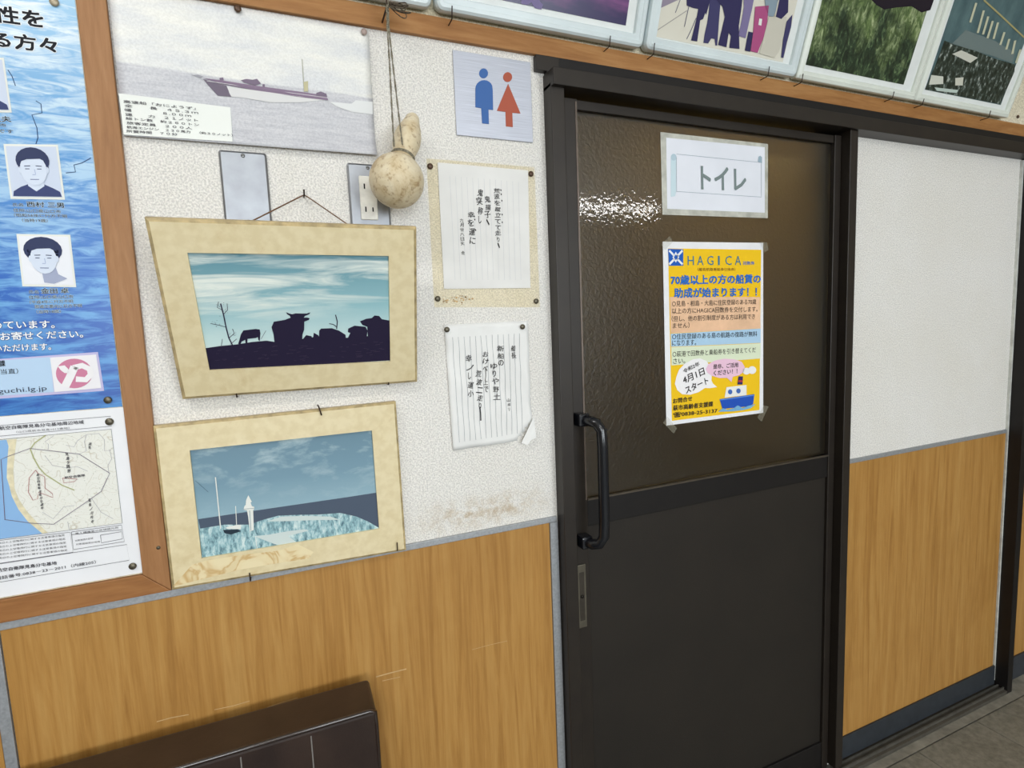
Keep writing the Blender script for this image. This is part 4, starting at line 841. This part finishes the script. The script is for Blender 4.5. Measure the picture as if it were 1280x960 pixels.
for l in ([C(-300, 308), C(990, 187), C2(918, 322), C2(-220, 472)], [C(-300, 180), C(986, 72), C(994, 160), C(-300, 276)], [C2(-200, 475), C2(526, 390), C2(550, 540), C2(-180, 650)], [C2(536, 388), C2(912, 336), C2(934, 460), C2(552, 520)], [C2(-180, 655), C2(952, 482), C2(970, 600), C2(-180, 795)], [C2(540, 408), C2(914, 372)], [C2(755, 412), C2(912, 386), C2(920, 440), C2(762, 470)]): pr.line('map_box_line', l, GY, .55, 3, True)
pr.line('zone_boundary', [C2(40, 295), C(12, 455), C(70, 430), C(268, 358), C(706, 408), C(978, 578), C2(800, 0), C2(760, 85), C2(640, 170), C2(405, 330), C2(240, 322), C2(35, 294)], ink((120, 108, 128)), .7, 4)
pr.line('map_road', [C(410, 240), C(310, 310), C(272, 365), C(300, 440), C(350, 530), C(405, 590), C2(470, 40), C2(560, 75)], ink((176, 178, 130)), 1.3, 3)
for l in ([C(430, 370), C(432, 320), C(400, 300), C(480, 245)], [C(590, 330), C(660, 345), C(690, 290), C(770, 235), C(880, 225), C(930, 280), C(930, 380), C(990, 375)], [C(770, 240), C(752, 300), C(770, 380), C(700, 410)], [C(400, 420), C(470, 510), C(590, 530), C(690, 520), C(780, 560)], [C(975, 370), C(995, 450), C(960, 510), C(970, 580)], [C2(320, 240), C2(400, 290), C2(480, 200), C2(560, 190)], [C2(690, 140), C2(760, 240), C2(850, 290)], [C2(510, 310), C2(520, 370)]): pr.line('map_path', l, ink((170, 168, 176)), .45, 3)
pr.line('zone_outline', [C(320, 550), C(262, 620), C2(215, 90), C2(250, 150), C2(285, 140), C2(290, 90), C2(400, 130), C2(395, 100), C2(340, 60), C(400, 610), C(340, 580)], ink((176, 110, 110)), .6, 4, True); pr.line('zone_outline', [C(560, 620), C(690, 630), C2(560, 10), C2(480, 20)], ink((176, 110, 110)), .6, 4, True)
DT = ink((70, 70, 78))
pr.text("航空自衛隊見島分屯基地周辺地域", C(0, 196), C(748, 138), 4.6, DT, 4, .02); pr.text("（山口県萩市見島1013番地）", C(150, 222), C(620, 186), 2.8, GY, 4)
pr.column("見島ケ岡野", C(600, 395), C(618, 580), 3.6, DT, 5, .02, .02, 'printed_text'); pr.column("高見", C(800, 305), C(800, 370), 3.4, DT, 5, .02, .02, 'printed_text'); pr.text("航空自衛隊", C(580, 628), C(760, 606), 3.2, DT, 5, .02)
pr.column("航空自衛隊見島分屯基地", C(338, 580), C2(320, 222), 3.2, DT, 5, .02, .02, 'printed_text'); pr.column("見島ノ川内村", C2(676, 140), C2(694, 325), 2.8, DT, 5, .02, .02, 'printed_text')
for k in range(5):
    y = 484 + k * 26; pr.text("当該地域周辺の上空等飛行に関する注意事項の指定", C2(-120, y + 10 + k * 2), C2(488 + k * 5, y - 66 + k * 2), 2.6, DT, 4)
pr.text("第１種離島の区域図凡例", C2(566, 408), C2(888, 362), 2.4, DT, 4); pr.text("対象施設の区域", C2(566, 460), C2(700, 440), 2.2, DT, 4); pr.text("対象施設周辺地域", C2(572, 488), C2(752, 466), 2.2, DT, 4)
pr.text("航空自衛隊見島分屯基地", C2(-20, 690), C2(428, 632), 4.6, DT, 4, .02); pr.text("電話番号:0838－23－2011（内線205）", C2(-30, 750), C2(722, 624), 4.4, DT, 4, .01)
pr.flush()
tack(137, 527, YN - .001, 'greenish round tack at the top corner of the map sheet', TACKM, .0058); tack(166, 707.5, YN - .001, 'grey round tack at the bottom corner of the map sheet', TACKM, .0056)
tack(1272, 146, -.003, 'dark tack in the cream wall past the end of the photo frames', TACKR, .005)

# ------------------------------------------------------------------ leather bench against the wainscot
s = Sh('dark_brown_leather'); v = s.coord(); n = s.noise(v, 260, 4, .65); n2 = s.noise(v, 14, 4)
s.base(s.ramp(n2, [(.3, (40, 28, 24)), (.7, (54, 40, 33))])); s.bump(s.math('ADD', n, s.math('MULTIPLY', n2, 1.5)), .18, .0012); LEA = s.fin(.36, 0, .5, .1)
LEAP = plain((46, 34, 29), .22, 0, .6, .05, 200, .6)
BM = Matrix.Translation((-.8, -.0205, 0)) @ Matrix.Rotation(math.radians(-.4), 4, 'Z')
be = thing('bench_sofa', 'dark brown leather bench with stitched backrest against the wood panel', 'sofa', BM)
XR, XL, ZTOP = .907, -.6, .70
def cush(x0, x1, y0, y1, z0, z1, name, bev):
    return B().box(x0, x1, y0, y1, z0, z1).obj(name, LEA, be, smooth=False, bevel=bev, seg=4)
bc = cush(XL, XR, -.098, -.002, .36, ZTOP, 'backrest', .008)
B().tube([(XL + .01, -.096, ZTOP - .001), (XR - .012, -.096, ZTOP - .001), (XR - .003, -.094, ZTOP - .006), (XR - .002, -.094, ZTOP - .03), (XR - .002, -.095, .37)], .0042, 8).obj('piping', LEAP, bc, smooth=True)
k = XR - .108
while k > XL:
    B().tube([(k, -.0982, ZTOP - .012), (k, -.0984, .37)], .0012, 5).obj('seam_stitch', plain((120, 116, 112), .6), bc, smooth=True); k -= .105
cush(XL, XR, -.60, -.09, .24, .41, 'seat', .02)
for x in (XL + .08, XR - .08):
    for y in (-.54, -.08): B().box(x - .025, x + .025, y - .025, y + .025, 0, .24).obj('leg', plain((40, 40, 42), .4, .5), be, bevel=.003)

# pale scuffs rubbed into the wainscot above the bench
PX = Plane((0, PY, 0))
for pts, wd in (([(470, 846), (488, 841), (508, 836)], .0022), ([(478, 851), (500, 846)], .0012), ([(334, 884), (352, 878), (372, 872)], .0012), ([(196, 902), (214, 897), (236, 893)], .0016), ([(268, 887), (292, 882), (312, 876)], .0012), ([(590, 812), (612, 806), (634, 801)], .0010)):
    B().ribbon([PX.L(*q) for q in pts], wd, 0).obj('scuff_mark', plain((206, 172, 122), .6), wall, fn=lambda v: (v[0], PY - .0004, v[1]))
